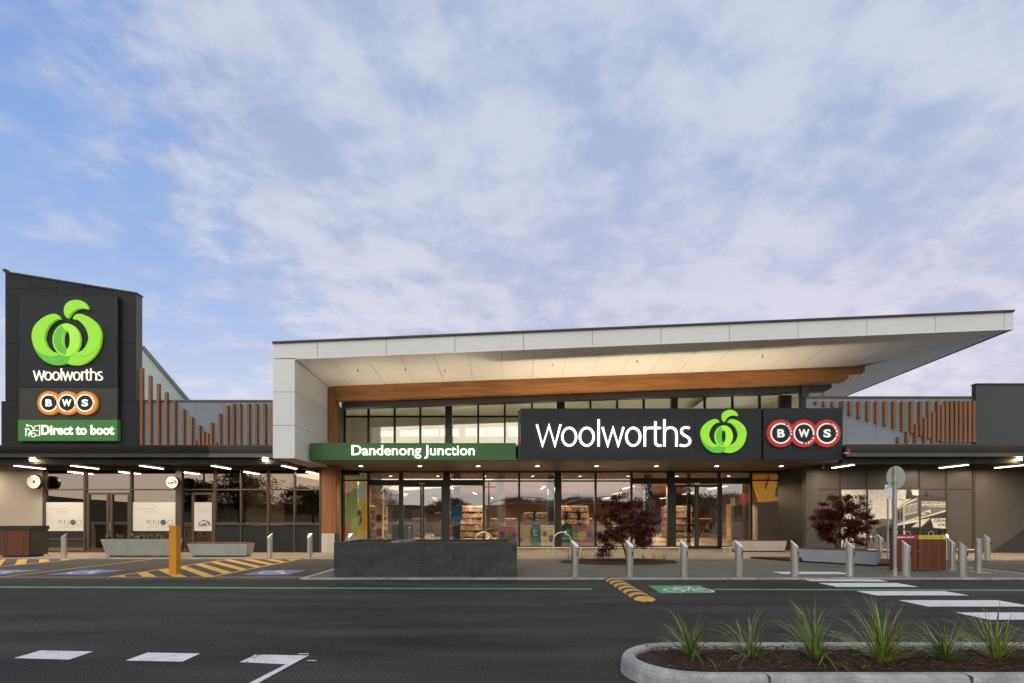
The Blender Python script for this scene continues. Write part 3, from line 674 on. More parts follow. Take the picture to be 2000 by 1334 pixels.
# bicycle hoops
def hoop(x, y, lab):
    t = thing('bicycle_hoop', lab, 'bicycle rack', (x, y, PL), 'stainless bicycle hoops'); r = .345; h = .84 - r
    MB().tube([(-r, 0, 0), (-r, 0, h)] + [(r * math.cos(R(a)), 0, h + r * math.sin(R(a))) for a in range(165, 14, -15)] + [(r, 0, h), (r, 0, 0)], .025, 10).build('hoop', steel, t, local=True, smooth=True)
    for s_ in (-r, r): MB().cylz(s_, 0, 0, .012, .06, 12).build('flange', steel, t, local=True)
hoop(1.94, 19.8, 'curved steel bicycle hoop between the block planter and the first front bollard'); hoop(4.9, 19.8, 'curved steel bicycle hoop hidden in the maple leaves'); hoop(-1.1, 19.8, 'curved steel bicycle hoop rising behind the block planter')
def lowrail(x0, x1, y, lab, z=.2):
    t = thing('low_rail', lab, 'rail', ((x0 + x1) / 2, y, PL), 'low white guard rails'); wr = M('white rail paint', (.55, .54, .48), .5)
    MB().tube([(x0, y, z), (x1, y, z)], .028, 8).build('rail', wr, t); n = max(2, round((x1 - x0) / 1.15))
    for k in range(n): a = x0 + .1 + (x1 - x0 - .2) * k / (n - 1); MB().cylz(a, y, PL, z, .022, 8).build('leg', wr, t); MB().cylz(a, y, PL, PL + .012, .05, 8).build('foot', wr, t)
lowrail(.0, 6.95, 20.9, 'long low white rail between the block planter and the right doors'); lowrail(8.55, 9.0, 20.9, 'short low white rail at the left of the entrance bench')
lowrail(13.6, 14.7, 19.6, 'low white rail left of the waste cabinet in front of the mural'); lowrail(16.5, 17.9, 19.6, 'low white rail right of the waste cabinet against the taupe wall')

# ---------------------------------------------------------------- entrance building
eb = thing('entrance_building', 'tall supermarket entrance hall with white framed skillion roof and timber beam', 'building', (2, 20, 0))
def zt(X): return 7.37 + (X + 8.08) * (1.07 / 25.02) if X > -7.3 else 7.37 - .02 * min(1, (X + 8.08) / .7)
def zb(X): return 6.81 + (X + 7.34) * (1.01 / 24.28)
def zs(X): return 6.65 + (X + 7.34) * (.82 / 21.38)
FX = [-8.08] + [-6.57 + 2.32 * k for k in range(11)] + [16.94]
m = MB()
for a, b in zip(FX, FX[1:]):
    g = .008; a2, b2 = a + (g if a > -8 else 0), b - (g if b < 16.9 else 0)
    za = zb(a2) if a > -8 else zb(-7.34)
    pts = [(a2, za + (0 if a > -8 else .0)), (b2, zb(b2)), (b2, zt(b2) - .06), (a2, zt(a2) - .06)]
    MB().xz(pts, 17.30, 17.34).build('fascia_panel', acm, eb)
MB().xz([(-8.06, 6.85), (16.92, zb(16.92) + .02), (16.92, zt(16.92) - .08), (-8.06, 7.27)], 17.345, 17.42).build('fascia_backing', greyprint, eb)
mt = MB()
for a, b in zip(FX, FX[1:]): mt.prism([(a, 17.24, zt(a) - .06), (b, 17.24, zt(b) - .06), (b, 17.6, zt(b) - .06), (a, 17.6, zt(a) - .06)], [(a, 17.24, zt(a)), (b, 17.24, zt(b)), (b, 17.6, zt(b)), (a, 17.6, zt(a))])
mt.build('roof_capping', capm, eb)
MB().poly([(-8.08, 17.6, 7.30), (16.94, 17.6, 8.36), (16.94, 26.4, 7.75), (-8.08, 28.2, 7.0)]).build('roof_sheet', capm, eb)
# light drip edge below the fascia
MB().prism([(-7.34, 17.29, zb(-7.34) - .035), (16.94, 17.29, zb(16.94) - .035), (16.94, 17.45, zb(16.94) - .03), (-7.34, 17.45, zb(-7.34) - .03)], [(-7.34, 17.29, zb(-7.34) - .002), (16.94, 17.29, zb(16.94) - .002), (16.94, 17.45, zb(16.94) - .002), (-7.34, 17.45, zb(-7.34) - .002)]).build('drip_edge', acmin, eb)
X = -7.33; xs = []
while X < 16.9: xs.append(X); X += 1.16
xs.append(16.90)
for a, b in zip(xs, xs[1:]):
    a2, b2 = a + .007, b - .007
    def yb(x): return 20.42 if x <= 14.04 else 20.42 + (17.46 - 20.42) * (x - 14.04) / (16.94 - 14.04)
    def zz(x): return zs(x) if x <= 14.04 else 7.47 + (7.80 - 7.47) * (x - 14.04) / 2.9
    bot = [(a2, 17.46, zb(a2) - .004), (b2, 17.46, zb(b2) - .004), (b2, yb(b2), zz(b2)), (a2, yb(a2), zz(a2))]
    MB().prism(bot, [(x, y, z + .03) for x, y, z in bot]).build('soffit_panel', acmin, eb)
bk = [(-7.35, 17.44, 6.86), (16.9, 17.44, zb(16.9) + .03), (16.92, 20.5, 7.75), (-7.35, 20.5, 6.72)]
MB().prism([(x, y, z + .02) for x, y, z in bk], [(x, y, z + .05) for x, y, z in bk]).build('soffit_backing', M('soffit backing', (.3, .28, .25)), eb)
def p2(x, y): return 7.82 + .0937 * (x - 16.94) - .0253 * (y - 17.3)
q2 = [(16.93, 17.36), (16.93, 26.2), (9.0, 26.2), (9.0, 20.55), (14.04, 20.46)]
MB().prism([(x, y, p2(x, y) - .004) for x, y in q2], [(x, y, p2(x, y) + .05) for x, y in q2]).build('end_soffit', acmin, eb)
MB().tube([(16.93, 17.3, 7.80), (16.93, 26.2, p2(16.93, 26.2) - .01)], .022, 6).build('roof_edge_trim', capm, eb)
for (a, b) in ((-5.6, 18.6), (-3.9, 18.7), (-2.5, 19.0), (1.5, 18.8), (4.6, 18.8), (9.2, 18.8)): MB().cylz(a, b, zs(a) + .01, zs(a) + .12, .02, 10).build('sprinkler', signback, eb)
# white side fin: stacked panels, front and inner face
zc4 = [3.44, 4.55, 5.68, 6.80]
for i in range(3):
    a, b = zc4[i] + .007, zc4[i + 1] - .007
    piece('fin_panel', eb, acm, -8.08, -7.352, 17.30, 17.335, a if i else 3.44, b)
    bot = [(-7.35, 17.30), (-7.35, 20.40)]
    zt0, zt1 = (b, b) if i < 2 else (6.80, 6.655)
    MB().prism([(-7.372, 17.30, a if i else 3.44), (-7.342, 17.30, a if i else 3.44), (-7.342, 20.39, a if i else 3.44), (-7.372, 20.39, a if i else 3.44)], [(-7.372, 17.30, zt0), (-7.342, 17.30, zt0), (-7.342, 20.39, zt1), (-7.372, 20.39, zt1)]).build('fin_panel', acm, eb)
box('fin_core', eb, greyprint, -8.06, -7.38, 17.34, 20.4, 3.46, 6.62); box('fin_top_core', eb, greyprint, -8.06, -7.38, 17.45, 20.4, 6.62, 6.9)
box('fin_side', eb, acm, -8.08, -8.062, 17.335, 23, 3.44, 7.2); box('fin_underside', eb, M('fin underside', (.30, .22, .16), .6), -8.06, -7.38, 17.335, 20.4, 3.44, 3.458)
# timber pillar and beam of single boards
px0, px1 = -7.59, -7.02
for k in range(6):
    w = (px1 - px0) / 6; piece('pillar_board', eb, woodv, px0 + k * w + .002, px0 + (k + 1) * w - .002, 20.40, 20.43, .80, 6.62 if px0 + k * w > -7.36 else 3.44)
for k in range(3): w = .12; piece('pillar_side_board', eb, woodv, px1 - .001, px1 + .028, 20.43 + k * w + .002, 20.43 + (k + 1) * w - .002, .80, 6.0)
box('pillar_core', eb, greyprint, px0 + .01, px1 - .01, 20.44, 20.78, .80, 6.6); box('pillar_plinth', eb, concw, px0, -7.08, 20.40, 20.8, PL, .80); box('pillar_foot', eb, darkgreen, -7.08, -7.0, 20.46, 20.8, PL, .80)
rows = 5
rnd = random.Random(5)
for r_ in range(rows):
    end = 14.04 if r_ >= 2 else 13.4; X = -7.0; 
    while X < end - .05:
        ln = rnd.uniform(1.8, 4.2); b = min(X + ln, end); 
        if end - b < .5: b = end
        def zr(x, f): return zs(x) - .565 + .565 * f
        f0, f1 = r_ / rows, (r_ + 1) / rows
        ch0 = .18 * (1 - (f0 if r_ >= 2 else f0)) if b >= end else 0
        pts = [(X + .002, zr(X, f0) + .002), (b - .002 - (.14 if b >= end and r_ in (0, 2) else 0), zr(b, f0) + .002), (b - .002, zr(b, f1) - .002), (X + .002, zr(X, f1) - .002)]
        MB().xz(pts, 20.37 + rnd.uniform(0, .004), 20.41).build('beam_board', woodh, eb); X = b
MB().xz([(-6.98, zs(-6.98) - .55), (13.3, zs(13.3) - .55), (13.3, zs(13.3) - .02), (-6.98, zs(-6.98) - .02)], 20.41, 20.7).build('beam_core', greyprint, eb)
MB().xz([(-6.98, zs(-6.98) - .57), (13.25, zs(13.25) - .57), (13.25, zs(13.25) - .55), (-6.98, zs(-6.98) - .55)], 20.39, 20.75).build('beam_underboard', woodh, eb)
MB().xz([(-6.9, zs(-6.9) - .80), (12.75, zs(12.9) - .86), (12.95, zs(12.9) - .74), (12.95, zs(12.9) - .58), (-6.9, zs(-6.9) - .58)], 20.75, 21.1).build('steel_beam', darkfr, eb)
box('steel_column', eb, M('dark steel column', (.04, .045, .045), .5), 11.70, 11.98, 20.65, 20.9, 4.2, 6.75)
# black head panels over the clerestory
def zg(x): return 6.40 + (x + 7.54) * (.60 / 19.6)
X = -7.54
while X < 12.2:
    b = min(X + 1.2, 12.4); MB().xz([(X + .005, zg(X)), (b - .005, zg(b)), (b - .005, zg(b) + .5), (X + .005, zg(X) + .5)], 22.9, 22.95).build('head_panel', charc, eb); X = b
MB().xz([(-7.7, zg(-7.7) + .4), (12.5, zg(12.5) + .4), (12.5, 8.0 - .6), (-7.7, 7.0)], 22.96, 23.1).build('head_wall', capm, eb)
box('reveal_panel', eb, cabin, -7.78, -7.56, 22.85, 23.1, 3.5, 6.35)
# clerestory frames and panes
um = [672, 721, 771, 821]; cols = [(870, 883), (1087, 1103), (1310, 1323)]
mull = [674, 720, 771, 821, 934, 986, 1039, 1153, 1205, 1257, 1376, 1430, 1483]
edges = sorted([PX(x, 23) for x in mull] + [PX(a, 23) for c in cols for a in c] + [12.05])
for x in [PX(q, 23) for q in mull]: MB().xz([(x - .04, 3.6), (x + .04, 3.6), (x + .04, zg(x)), (x - .04, zg(x))], 22.93, 23.06).build('mullion', darkfr, eb)
for a, b in cols: a, b = PX(a, 23), PX(b, 23); MB().xz([(a, 3.55), (b, 3.55), (b, zg(b)), (a, zg(a))], 22.90, 23.1).build('upper_column', M('upper column', (.10, .095, .09), .5), eb)
box('transom', eb, darkfr, -7.5, 12.0, 22.94, 23.05, 5.93, 6.0); MB().xz([(-7.54, zg(-7.54) - .06), (12.1, zg(12.1) - .06), (12.1, zg(12.1)), (-7.54, zg(-7.54))], 22.935, 23.055).build('head_frame', darkfr, eb)
for a, b in zip(edges, edges[1:]):
    if any(abs(a - PX(c[0], 23)) < .01 for c in cols) or b - a < .2: continue
    j = random.uniform(-.004, .004)
    piece('upper_pane', eb, glassup, a + .04, b - .04, 23.0 + j, 23.004 + j, 3.6, 5.93)
    MB().poly([(a + .04, 23 - j, 6.0), (b - .04, 23 + j, 6.0), (b - .04, 23 + j, zg(b)), (a + .04, 23 - j, zg(a))]).build('upper_pane', glassup, eb)
# opening vent beside the sign
box('corner_post', eb, darkfr, 12.0, 12.5, 22.88, 23.12, PL, 6.9)
# lower shopfront
col_l = [(663, 672), (866, 879), (1083, 1096), (1302, 1316), (1524, 1536)]
for a, b in col_l: box('shopfront_column', eb, darkfr, PX(a, 23), PX(b, 23), 22.86, 23.1, PL, 3.52)
for x in (720, 945, 1014, 1163, 1233, 1466, 1404): box('mullion', eb, darkfr, PX(x, 23) - .045, PX(x, 23) + .045, 22.92, 23.06, PL, 3.5)
box('mullion', eb, darkfr, PX(780, 23), PX(788, 23), 22.9, 23.06, PL, 3.5); box('mullion', eb, darkfr, PX(1402, 23), PX(1409, 23), 22.9, 23.07, PL, 3.05)
box('sill', eb, darkfr, -7.55, 12.2, 22.9, 23.08, PL, .16); box('head', eb, darkfr, -7.55, 12.2, 22.91, 23.07, 3.44, 3.53)
for a, b, z0, z1 in ((672, 720, 3.06, 3.12), (720, 945, 2.87, 3.12), (945, 1083, 3.04, 3.10), (1096, 1233, 3.04, 3.10), (1233, 1302, 2.94, 3.2), (1316, 1466, 2.94, 3.2), (1466, 1524, 3.06, 3.12)):
    box('transom', eb, darkfr, PX(a, 23), PX(b, 23), 22.905, 23.075, z0, z1)
le = [672, 720, 780, 866, 879, 945, 1014, 1083, 1096, 1163, 1233, 1302, 1316, 1404, 1466, 1524]
for a, b in zip(le, le[1:]):
    if b - a < 20: continue
    j = random.uniform(-.006, .006); zt_ = 3.0
    piece('shopfront_pane', eb, glass, PX(a, 23) + .03, PX(b, 23) - .03, 22.99, 22.994, 3.1, 3.45)
    if (a, b) in ((780, 866), (1316, 1404)): continue
    MB().poly([(PX(a, 23) + .03, 23 + j, .15), (PX(b, 23) - .03, 23 - j, .15), (PX(b, 23) - .03, 23 - j, 3.05), (PX(a, 23) + .03, 23 + j, 3.05)]).build('shopfront_pane', glass, eb)
for (a, b) in ((784, 866), (1316, 1404)):
    xa, xb = PX(a, 23), PX(b, 23); xm = (xa + xb) / 2
    for u, v in ((xa, xm - .01), (xm + .01, xb)):
        d = box('sliding_door', eb, darkfr, u, u + .08, 22.93, 22.98, .06, 2.9); box('door_stile', d, darkfr, v - .08, v, 22.93, 22.98, .06, 2.9); box('door_rail', d, darkfr, u + .08, v - .08, 22.93, 22.98, 2.80, 2.9); box('door_rail', d, darkfr, u + .08, v - .08, 22.93, 22.98, .06, .16)
        box('door_pane', d, glass, u + .08, v - .08, 22.95, 22.955, .16, 2.80)
    box('door_sensor', eb, steelflat, xm - .12, xm + .12, 22.88, 22.93, 2.93, 2.98)
# canopy box carrying the signs
box('canopy_lining', eb, canop, -7.25, 11.88, 18.46, 22.9, 3.50, 3.54); box('canopy_roof', eb, zinc, -7.25, 11.88, 18.6, 22.9, 4.02, 4.08)
box('canopy_edge', eb, darkfr, 11.84, 11.9, 18.62, 22.9, 3.54, 4.02); box('canopy_edge', eb, darkfr, -7.27, -7.25, 18.6, 20.3, 3.5, 4.08)
# dark recess and pilaster right of the shopfront
for a, b in ((1536, 1557), (1557, 1575)): piece('recess_panel', eb, darkgreen, PX(a, 23) + .01, PX(b, 23) + .3, 22.95 - (.0 if a < 1550 else .03), 23.05, PL, 2.95); piece('recess_panel', eb, darkgreen, PX(a, 23) + .01, PX(b, 23) + .3, 22.95 - (.0 if a < 1550 else .03), 23.05, 3.0, 3.5)
# ---- supermarket interior
si = thing('store_interior', 'warm lit supermarket interior behind the entrance glass', 'interior', (2, 30, 0))
box('floor', si, floorin, -12, 20, 23.1, 56, -.02, .035); box('ceiling', si, ceilin, -12, 20, 23.12, 56, 3.55, 3.60)
box('back_wall', si, M('warm store wall', (.50, .36, .22), .7, var=.1), -12, 20, 56, 56.2, 0, 3.55); box('side_wall', si, cabin, -12.2, -12, 23.1, 56, 0, 3.55); box('side_wall', si, cabin, 20, 20.2, 23.1, 56, 0, 3.55)
# clerestory wall with real openings
wz0, wz1 = 5.86, 6.20; ops = [(470, 568), (600, 735), (742, 858), (865, 990), (1028, 1163), (1168, 1283), (1308, 1420), (1425, 1530), (1540, 1650)]
ops = [(PX(600 + a / 3.335, 28), PX(600 + b / 3.335, 28)) for a, b in ops]
cw = MB(); cw.box(-10, 14, 28, 28.15, 3.6, wz0)
prev = -10
for a, b in ops: cw.box(prev, a, 28, 28.15, wz0, 7.1); zt_ = 6.2 + (a + 7) * .035; cw.box(a, b, 28, 28.15, zt_, 7.1); prev = b
cw.box(prev, 14, 28, 28.15, wz0, 7.1); cw.build('clerestory_wall', cabin, si)
box('upper_floor', si, cabin, -10, 14, 23.12, 28, 3.62, 3.68); box('upper_side', si, cabin, -10.1, -10, 23.1, 28, 3.6, 7.0); box('upper_side', si, cabin, 14, 14.1, 23.1, 28, 3.6, 7.2)
MB().poly([(-10, 23.1, 6.86), (14, 23.1, 7.50), (14, 28.1, 7.05), (-10, 28.1, 6.9)]).build('upper_ceiling', cabin, si)
def area(name, loc, sx_, sy_, e, col, rot=(0, 0, 0)):
    l = bpy.data.lights.new(name, 'AREA'); l.shape = 'RECTANGLE'; l.size = sx_; l.size_y = sy_; l.energy = e; l.color = col
    o = bpy.data.objects.new(name, l); COL.objects.link(o); o.location = loc; o.rotation_euler = rot; return o
for k, x in enumerate((-7, -2.5, 2, 6.5, 11)):  # uplights added low down, out of view, to brighten the upper hall
    t = thing('hidden_uplight', ['leftmost', 'second', 'middle', 'fourth', 'rightmost'][k] + ' of the hidden floor uplights inside the clerestory, behind the high glass', 'light', (x, 25.5, 4.2)); box('housing', t, steelflat, x - .7, x + .7, 24.9, 25.0, 3.9, 3.95); box('lens', t, lamp, x - .65, x + .65, 24.92, 24.98, 3.95, 3.96)
    l = area('light', (0, 0, 0), 1.3, .2, 42, (1, .93, .78), (R(180), 0, 0)); l.parent = t; l.location = (0, -.55, -.22)
rnd = random.Random(11); k = 0
pos = ['left', 'centre left', 'centre', 'centre right', 'right']; dep = ['near', 'middle', 'far']
for j, y in enumerate((26.5, 33, 41)):
    for i, x in enumerate((-7.2, -2.6, 2.2, 6.6, 11.2)):
        xx = x + (j * .8 - .6); t = thing('store_light', f'{dep[j]} row, {pos[i]} linear ceiling light glowing inside the store', 'light', (xx, y, 3.1), 'linear lights inside the store')
        box('housing', t, steelflat, xx - .07, xx + .07, y - 1.2, y + 1.2, 2.98, 3.04); box('tube', t, lamp, xx - .055, xx + .055, y - 1.18, y + 1.18, 2.965, 2.98)
        if j < 3: l = area('light', (0, 0, 0), .3, 2.3, (250, 400, 500)[j], (1, .75, .48)); l.parent = t; l.location = (0, 0, -.2)
# shelves at the back
prods = [M('goods ' + str(i), c, .5, var=.6, scale=6) for i, c in enumerate(((.24, .09, .05), (.26, .17, .07), (.12, .12, .06), (.24, .18, .12), (.09, .08, .10), (.20, .11, .06)))]
shx = [-9.5, -7.3, -5.0, -2.8, -.6, 1.8, 4.2, 6.4, 8.8, 11.2, 13.4]
words_ = ['leftmost', 'second', 'third', 'fourth', 'fifth', 'sixth', 'fifth from the right', 'fourth from the right', 'third from the right', 'second from the right', 'rightmost']
for i, x in enumerate(shx):
    y = 34.5 + (i % 3) * 2.3; nl = (5, 3, 4, 5, 3, 4)[i % 6]; t = thing('shelf_unit', f'{words_[i]} shelf unit of packed goods deep inside the store', 'shelf', (x, y, .035), 'shelf units inside the store')
    box('frame', t, M('shelf frame', (.30, .24, .18), .5), x - 1, x + 1, y + .45, y + .5, .04, .05 + nl * .42)
    for s_ in range(nl): box('shelf', t, M('shelf board', (.22, .17, .12), .5), x - 1, x + 1, y, y + .45, .15 + s_ * .42, .18 + s_ * .42)
    g = [MB() for _ in prods]
    for s_ in range(nl):
        a = x - .98
        while a < x + .93:
            w = rnd.uniform(.06, .18); h = rnd.uniform(.2, .36); rnd.choice(g).box(a, a + w - .01, y + .03, y + .3, .181 + s_ * .42, .181 + s_ * .42 + h); a += w
    for q, pm in zip(g, prods):
        if q.v: tag(q.build('goods', pm, t), kind='stuff')
    box('light_strip', t, M('shelf lamp', (1, .9, .7), emit=1.6, ecol=(1, .78, .5)), x - .9, x + .9, y + .01, y + .03, .08 + nl * .42, .10 + nl * .42)
# columns
for x, y, w, mt_, l in ((PX(742, 24.6), 24.6, .32, cabin, 'cream tiled column left of the left sliding doors'), (PX(979, 25.2), 25.2, .36, cabin, 'white column inside behind the glass right of the block planter'), (PX(893, 24.5), 24.5, .30, M('navy column', (.03, .04, .10)), 'navy column with a blue banner right of the left sliding doors'), (PX(1076, 26), 26, .30, charc, 'dark column inside near the green collection bins'), (PX(1265, 25.5), 25.5, .34, charc, 'dark column inside right of the burgundy tree'), (PX(1345, 24.8), 24.8, .14, charc, 'slim dark column behind the right sliding doors')):
    t = thing('interior_column', l, 'column', (x, y, .04)); box('shaft', t, mt_, x - w / 2, x + w / 2, y - w / 2, y + w / 2, .04, 3.55); box('base', t, charc, x - w / 2 - .01, x + w / 2 + .01, y - w / 2 - .01, y + w / 2 + .01, .036, .15)
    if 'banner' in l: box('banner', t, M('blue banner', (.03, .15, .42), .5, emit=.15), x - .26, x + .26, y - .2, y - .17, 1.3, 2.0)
    if 'tiled' in l:
        for z in (.55, 1.2): box('notice_frame', t, charc, x - .12, x + .12, y - .19, y - .165, z, z + .36)
# colourful fruit wall at the left inside
def crop(ox, oy, sc, d): return lambda pts: [(PX(ox + u / sc, d), PZ(oy + v / sc, d)) for u, v in pts]
def glow_print(n, c, e=.5): return M('print ' + n, c, .6, var=.12, scale=3, emit=e)  # added emission keeps the prints bright behind the glass; no lamp in them
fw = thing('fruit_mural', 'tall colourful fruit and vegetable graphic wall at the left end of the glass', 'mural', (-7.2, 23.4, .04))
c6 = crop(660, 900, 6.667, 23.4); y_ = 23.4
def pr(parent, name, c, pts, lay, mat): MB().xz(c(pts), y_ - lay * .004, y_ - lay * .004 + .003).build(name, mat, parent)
MB().xz(c6([(60, 130), (400, 130), (400, 1060), (60, 1060)]), 23.4, 23.45).build('board', glow_print('sand', (.62, .44, .20)), fw)
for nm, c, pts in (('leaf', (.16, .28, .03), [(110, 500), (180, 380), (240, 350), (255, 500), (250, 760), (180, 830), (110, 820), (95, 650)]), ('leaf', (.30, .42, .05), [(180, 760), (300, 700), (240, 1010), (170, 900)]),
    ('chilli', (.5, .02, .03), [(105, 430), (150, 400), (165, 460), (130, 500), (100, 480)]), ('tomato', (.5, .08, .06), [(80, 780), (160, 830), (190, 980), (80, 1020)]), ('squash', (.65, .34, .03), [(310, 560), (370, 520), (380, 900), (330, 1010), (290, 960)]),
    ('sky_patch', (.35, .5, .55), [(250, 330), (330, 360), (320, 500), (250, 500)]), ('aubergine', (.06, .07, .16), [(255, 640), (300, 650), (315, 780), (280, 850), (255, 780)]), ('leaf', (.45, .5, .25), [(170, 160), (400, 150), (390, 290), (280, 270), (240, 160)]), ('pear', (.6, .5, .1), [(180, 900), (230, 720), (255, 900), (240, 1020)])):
    pr(fw, nm, c6, pts, 1 + random.random(), glow_print(nm + str(c[0]), c))
# display counters with coloured fronts
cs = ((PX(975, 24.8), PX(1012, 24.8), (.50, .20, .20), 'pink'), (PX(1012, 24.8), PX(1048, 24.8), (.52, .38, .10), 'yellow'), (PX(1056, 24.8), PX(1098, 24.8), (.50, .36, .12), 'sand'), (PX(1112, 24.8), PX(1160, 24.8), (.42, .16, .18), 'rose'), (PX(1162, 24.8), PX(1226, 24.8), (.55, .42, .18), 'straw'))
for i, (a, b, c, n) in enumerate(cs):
    t = thing('display_counter', f'low {n} fronted flower and fruit display counter behind the glass', 'counter', ((a + b) / 2, 24.9, .04)); box('front_panel', t, glow_print(n, c, .25), a, b, 24.8, 24.84, .05, 1.02); box('top', t, concw, a, b, 24.84, 25.4, 1.0, 1.04); box('body', t, concw, a + .02, b - .02, 24.845, 25.38, .05, 1.0)
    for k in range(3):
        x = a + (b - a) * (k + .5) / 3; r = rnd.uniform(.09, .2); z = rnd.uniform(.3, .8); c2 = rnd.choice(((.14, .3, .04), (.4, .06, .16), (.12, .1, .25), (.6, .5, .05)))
        MB().xz([(x + r * math.cos(t_ * .6283) * (1 + .2 * math.sin(t_ * 2)), z + r * 1.3 * math.sin(t_ * .6283)) for t_ in range(10)], 24.79, 24.797).build('printed_shape', glow_print('shape' + str(c2[0]), c2, .2), t)
for x, l in ((PX(1046, 23.9), 'green collection bin with domed lid left of the dark shopfront column'), (PX(1106, 23.9), 'green collection bin right of the dark shopfront column')):
    t = thing('collection_bin', l, 'bin', (x, 23.9, .04), 'green collection bins'); gm = M('dark green bin', (.015, .13, .09), .45)
    box('body', t, gm, x - .24, x + .24, 23.7, 24.1, .05, .95); MB().xz(arc(x, .95, .24, .22, 0, 180, 12), 23.7, 24.1).build('domed_lid', gm, t)
    MB().ribbon(arc(x, .72, .09, .11, 40, 320, 12), .025, 23.69, 23.698).build('emblem', printw, t)
for x, l in ((PX(1043, 25.1), 'bushy pot plant left of the shopfront column'), (PX(1106, 25.1), 'tall leafy pot plant right of the shopfront column'), (PX(1130, 25.2), 'low leafy pot plant on the rose coloured counter')):
    t = thing('pot_plant', l, 'plant', (x, 25.1, 1.04)); box('pot', t, M('grey pot', (.2, .2, .2)), x - .1, x + .1, 25.0, 25.2, 1.04, 1.2); m = MB()
    for k in range(70):
        a = rnd.uniform(0, 6.28); tl = rnd.uniform(.2, 1.4); l_ = rnd.uniform(.2, .5); d = Vector((math.cos(a) * math.cos(tl), math.sin(a) * math.cos(tl), math.sin(tl))); o = Vector((x, 25.1, 1.2 + rnd.uniform(0, .3))); sd = Vector((-math.sin(a), math.cos(a), 0)) * .03; m.poly([o, o + d * l_ * .5 + sd, o + d * l_, o + d * l_ * .5 - sd])
    tag(m.build('leaves', treegreen, t), kind='stuff')
# kiosk with dark screens by the left doors
t = thing('checkout_kiosk', 'dark checkout kiosk with screens seen beside the left sliding doors', 'kiosk', (PX(785, 26), 26, .04)); kx = PX(785, 26)
box('counter', t, charc, kx - .5, kx + .55, 26, 26.5, .04, 1.1); box('upper_screen', t, M('dark screen', (.015, .015, .05), .2), kx - .5, kx + .5, 26.05, 26.12, 1.35, 1.8); box('screen_post', t, steel, kx - .05, kx + .05, 26.1, 26.16, 1.1, 1.4)
# cabinet and yellow panel at the right end of the glass
t = thing('store_cabinet', 'tall pale cabinet with an angled cream side behind the right end glass', 'cabinet', (PX(1480, 24.5), 24.5, .04))
MB().xz([(PX(1430, 24.5), .05), (PX(1465, 24.5), .05), (PX(1465, 24.5), PZ(981, 24.5)), (PX(1430, 24.5), PZ(986, 24.5))], 24.5, 25.0).build('left_body', M('cabinet taupe', (.30, .24, .20), .5), t)
MB().xz([(PX(1428, 24.4), PZ(989, 24.4)), (PX(1428, 24.4), PZ(985, 24.4)), (PX(1522, 24.4), PZ(978, 24.4)), (PX(1522, 24.4), PZ(982, 24.4))], 24.42, 25.0).build('top_board', M('cream board', (.62, .42, .22), .5), t)
box('right_body', t, M('cabinet grey', (.36, .33, .29), .5), PX(1480, 24.5), PX(1513, 24.5), 24.5, 25, .05, PZ(981, 24.5)); box('end_board', t, M('cream board', (1, 1, 1)), PX(1513, 24.5), PX(1524, 24.5), 24.49, 25, .05, PZ(981, 24.5)); box('edge_board', t, M('cream board', (1, 1, 1)), PX(1428, 24.45), PX(1430, 24.45), 24.45, 25, .05, PZ(986, 24.45))
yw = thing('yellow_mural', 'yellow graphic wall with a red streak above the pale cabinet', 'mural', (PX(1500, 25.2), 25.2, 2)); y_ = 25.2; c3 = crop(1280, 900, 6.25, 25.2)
MB().xz(c3([(1180, 110), (1530, 110), (1530, 500), (1270, 500), (1180, 260)]), 25.2, 25.25).build('board', glow_print('amber', (.72, .36, .03), .6), yw)
pr(yw, 'streak', c3, [(1330, 320), (1380, 150), (1395, 210), (1350, 360)], 1, glow_print('crimson', (.5, .02, .05))); pr(yw, 'shade', c3, [(1500, 160), (1530, 160), (1530, 480), (1460, 420)], 1, glow_print('umber', (.14, .07, .03)))
pr(yw, 'green_patch', c3, [(965, 110), (1150, 110), (1150, 215), (965, 215)], 1, glow_print('grass', (.22, .34, .04), .3)); pr(yw, 'red_patch', c3, [(1040, 420), (1100, 380), (1150, 430), (1150, 490), (1030, 500)], 1, glow_print('tomato2', (.5, .07, .05)))

# ---------------------------------------------------------------- signs on the canopy
LT = { # stroke lettering of the store name, u right, v down
 'W': [[(180, 182), (221, 336), (268, 190), (311, 336), (351, 182)]], 'o': [[(414, 271)]], 'o2': [[(541, 271)]], 'l': [[(627, 145), (627, 341)]],
 'w': [[(655, 201), (693, 335), (731, 208), (769, 335), (807, 201)]], 'o3': [[(877, 271)]], 'r': [[(961, 198), (961, 341)]], 'r_arm': [spline([(961, 240), (968, 218), (990, 208), (1076, 208)], 5)],
 't': [spline([(1038, 160), (1038, 300), (1046, 328), (1062, 335), (1080, 334)], 5)], 'h': [[(1103, 145), (1103, 341)]], 'h_arm': [spline([(1103, 250), (1112, 218), (1145, 205), (1176, 215), (1190, 250), (1190, 341)], 5)],
 's': [spline([(1284, 208), (1258, 204), (1232, 212), (1226, 234), (1240, 256), (1268, 272), (1286, 292), (1284, 318), (1262, 334), (1238, 336), (1215, 330)], 4)] }
def store_name(parent, x0, zbase, s_, yf, depth, mat, sw=15):
    """s_: metres per unit; base line v=341"""
    for i, (ch, strokes) in enumerate(LT.items()):
        m = MB(); yy = yf - .002 * (i % 3)
        for st in strokes:
            if ch.startswith('o'):
                c = st[0]; pts = [(x0 + (c[0] - 172 + 50 * math.cos(a * .2618)) * s_, zbase + (341 - c[1] + 64 * math.sin(a * .2618)) * s_) for a in range(24)]; m.ribbon(pts, sw * s_, yy, yf + depth, closed=True)
            else: m.ribbon([(x0 + (u - 172) * s_, zbase + (341 - v) * s_) for u, v in st], sw * s_, yy, yf + depth)
        m.build('letter', mat, parent)
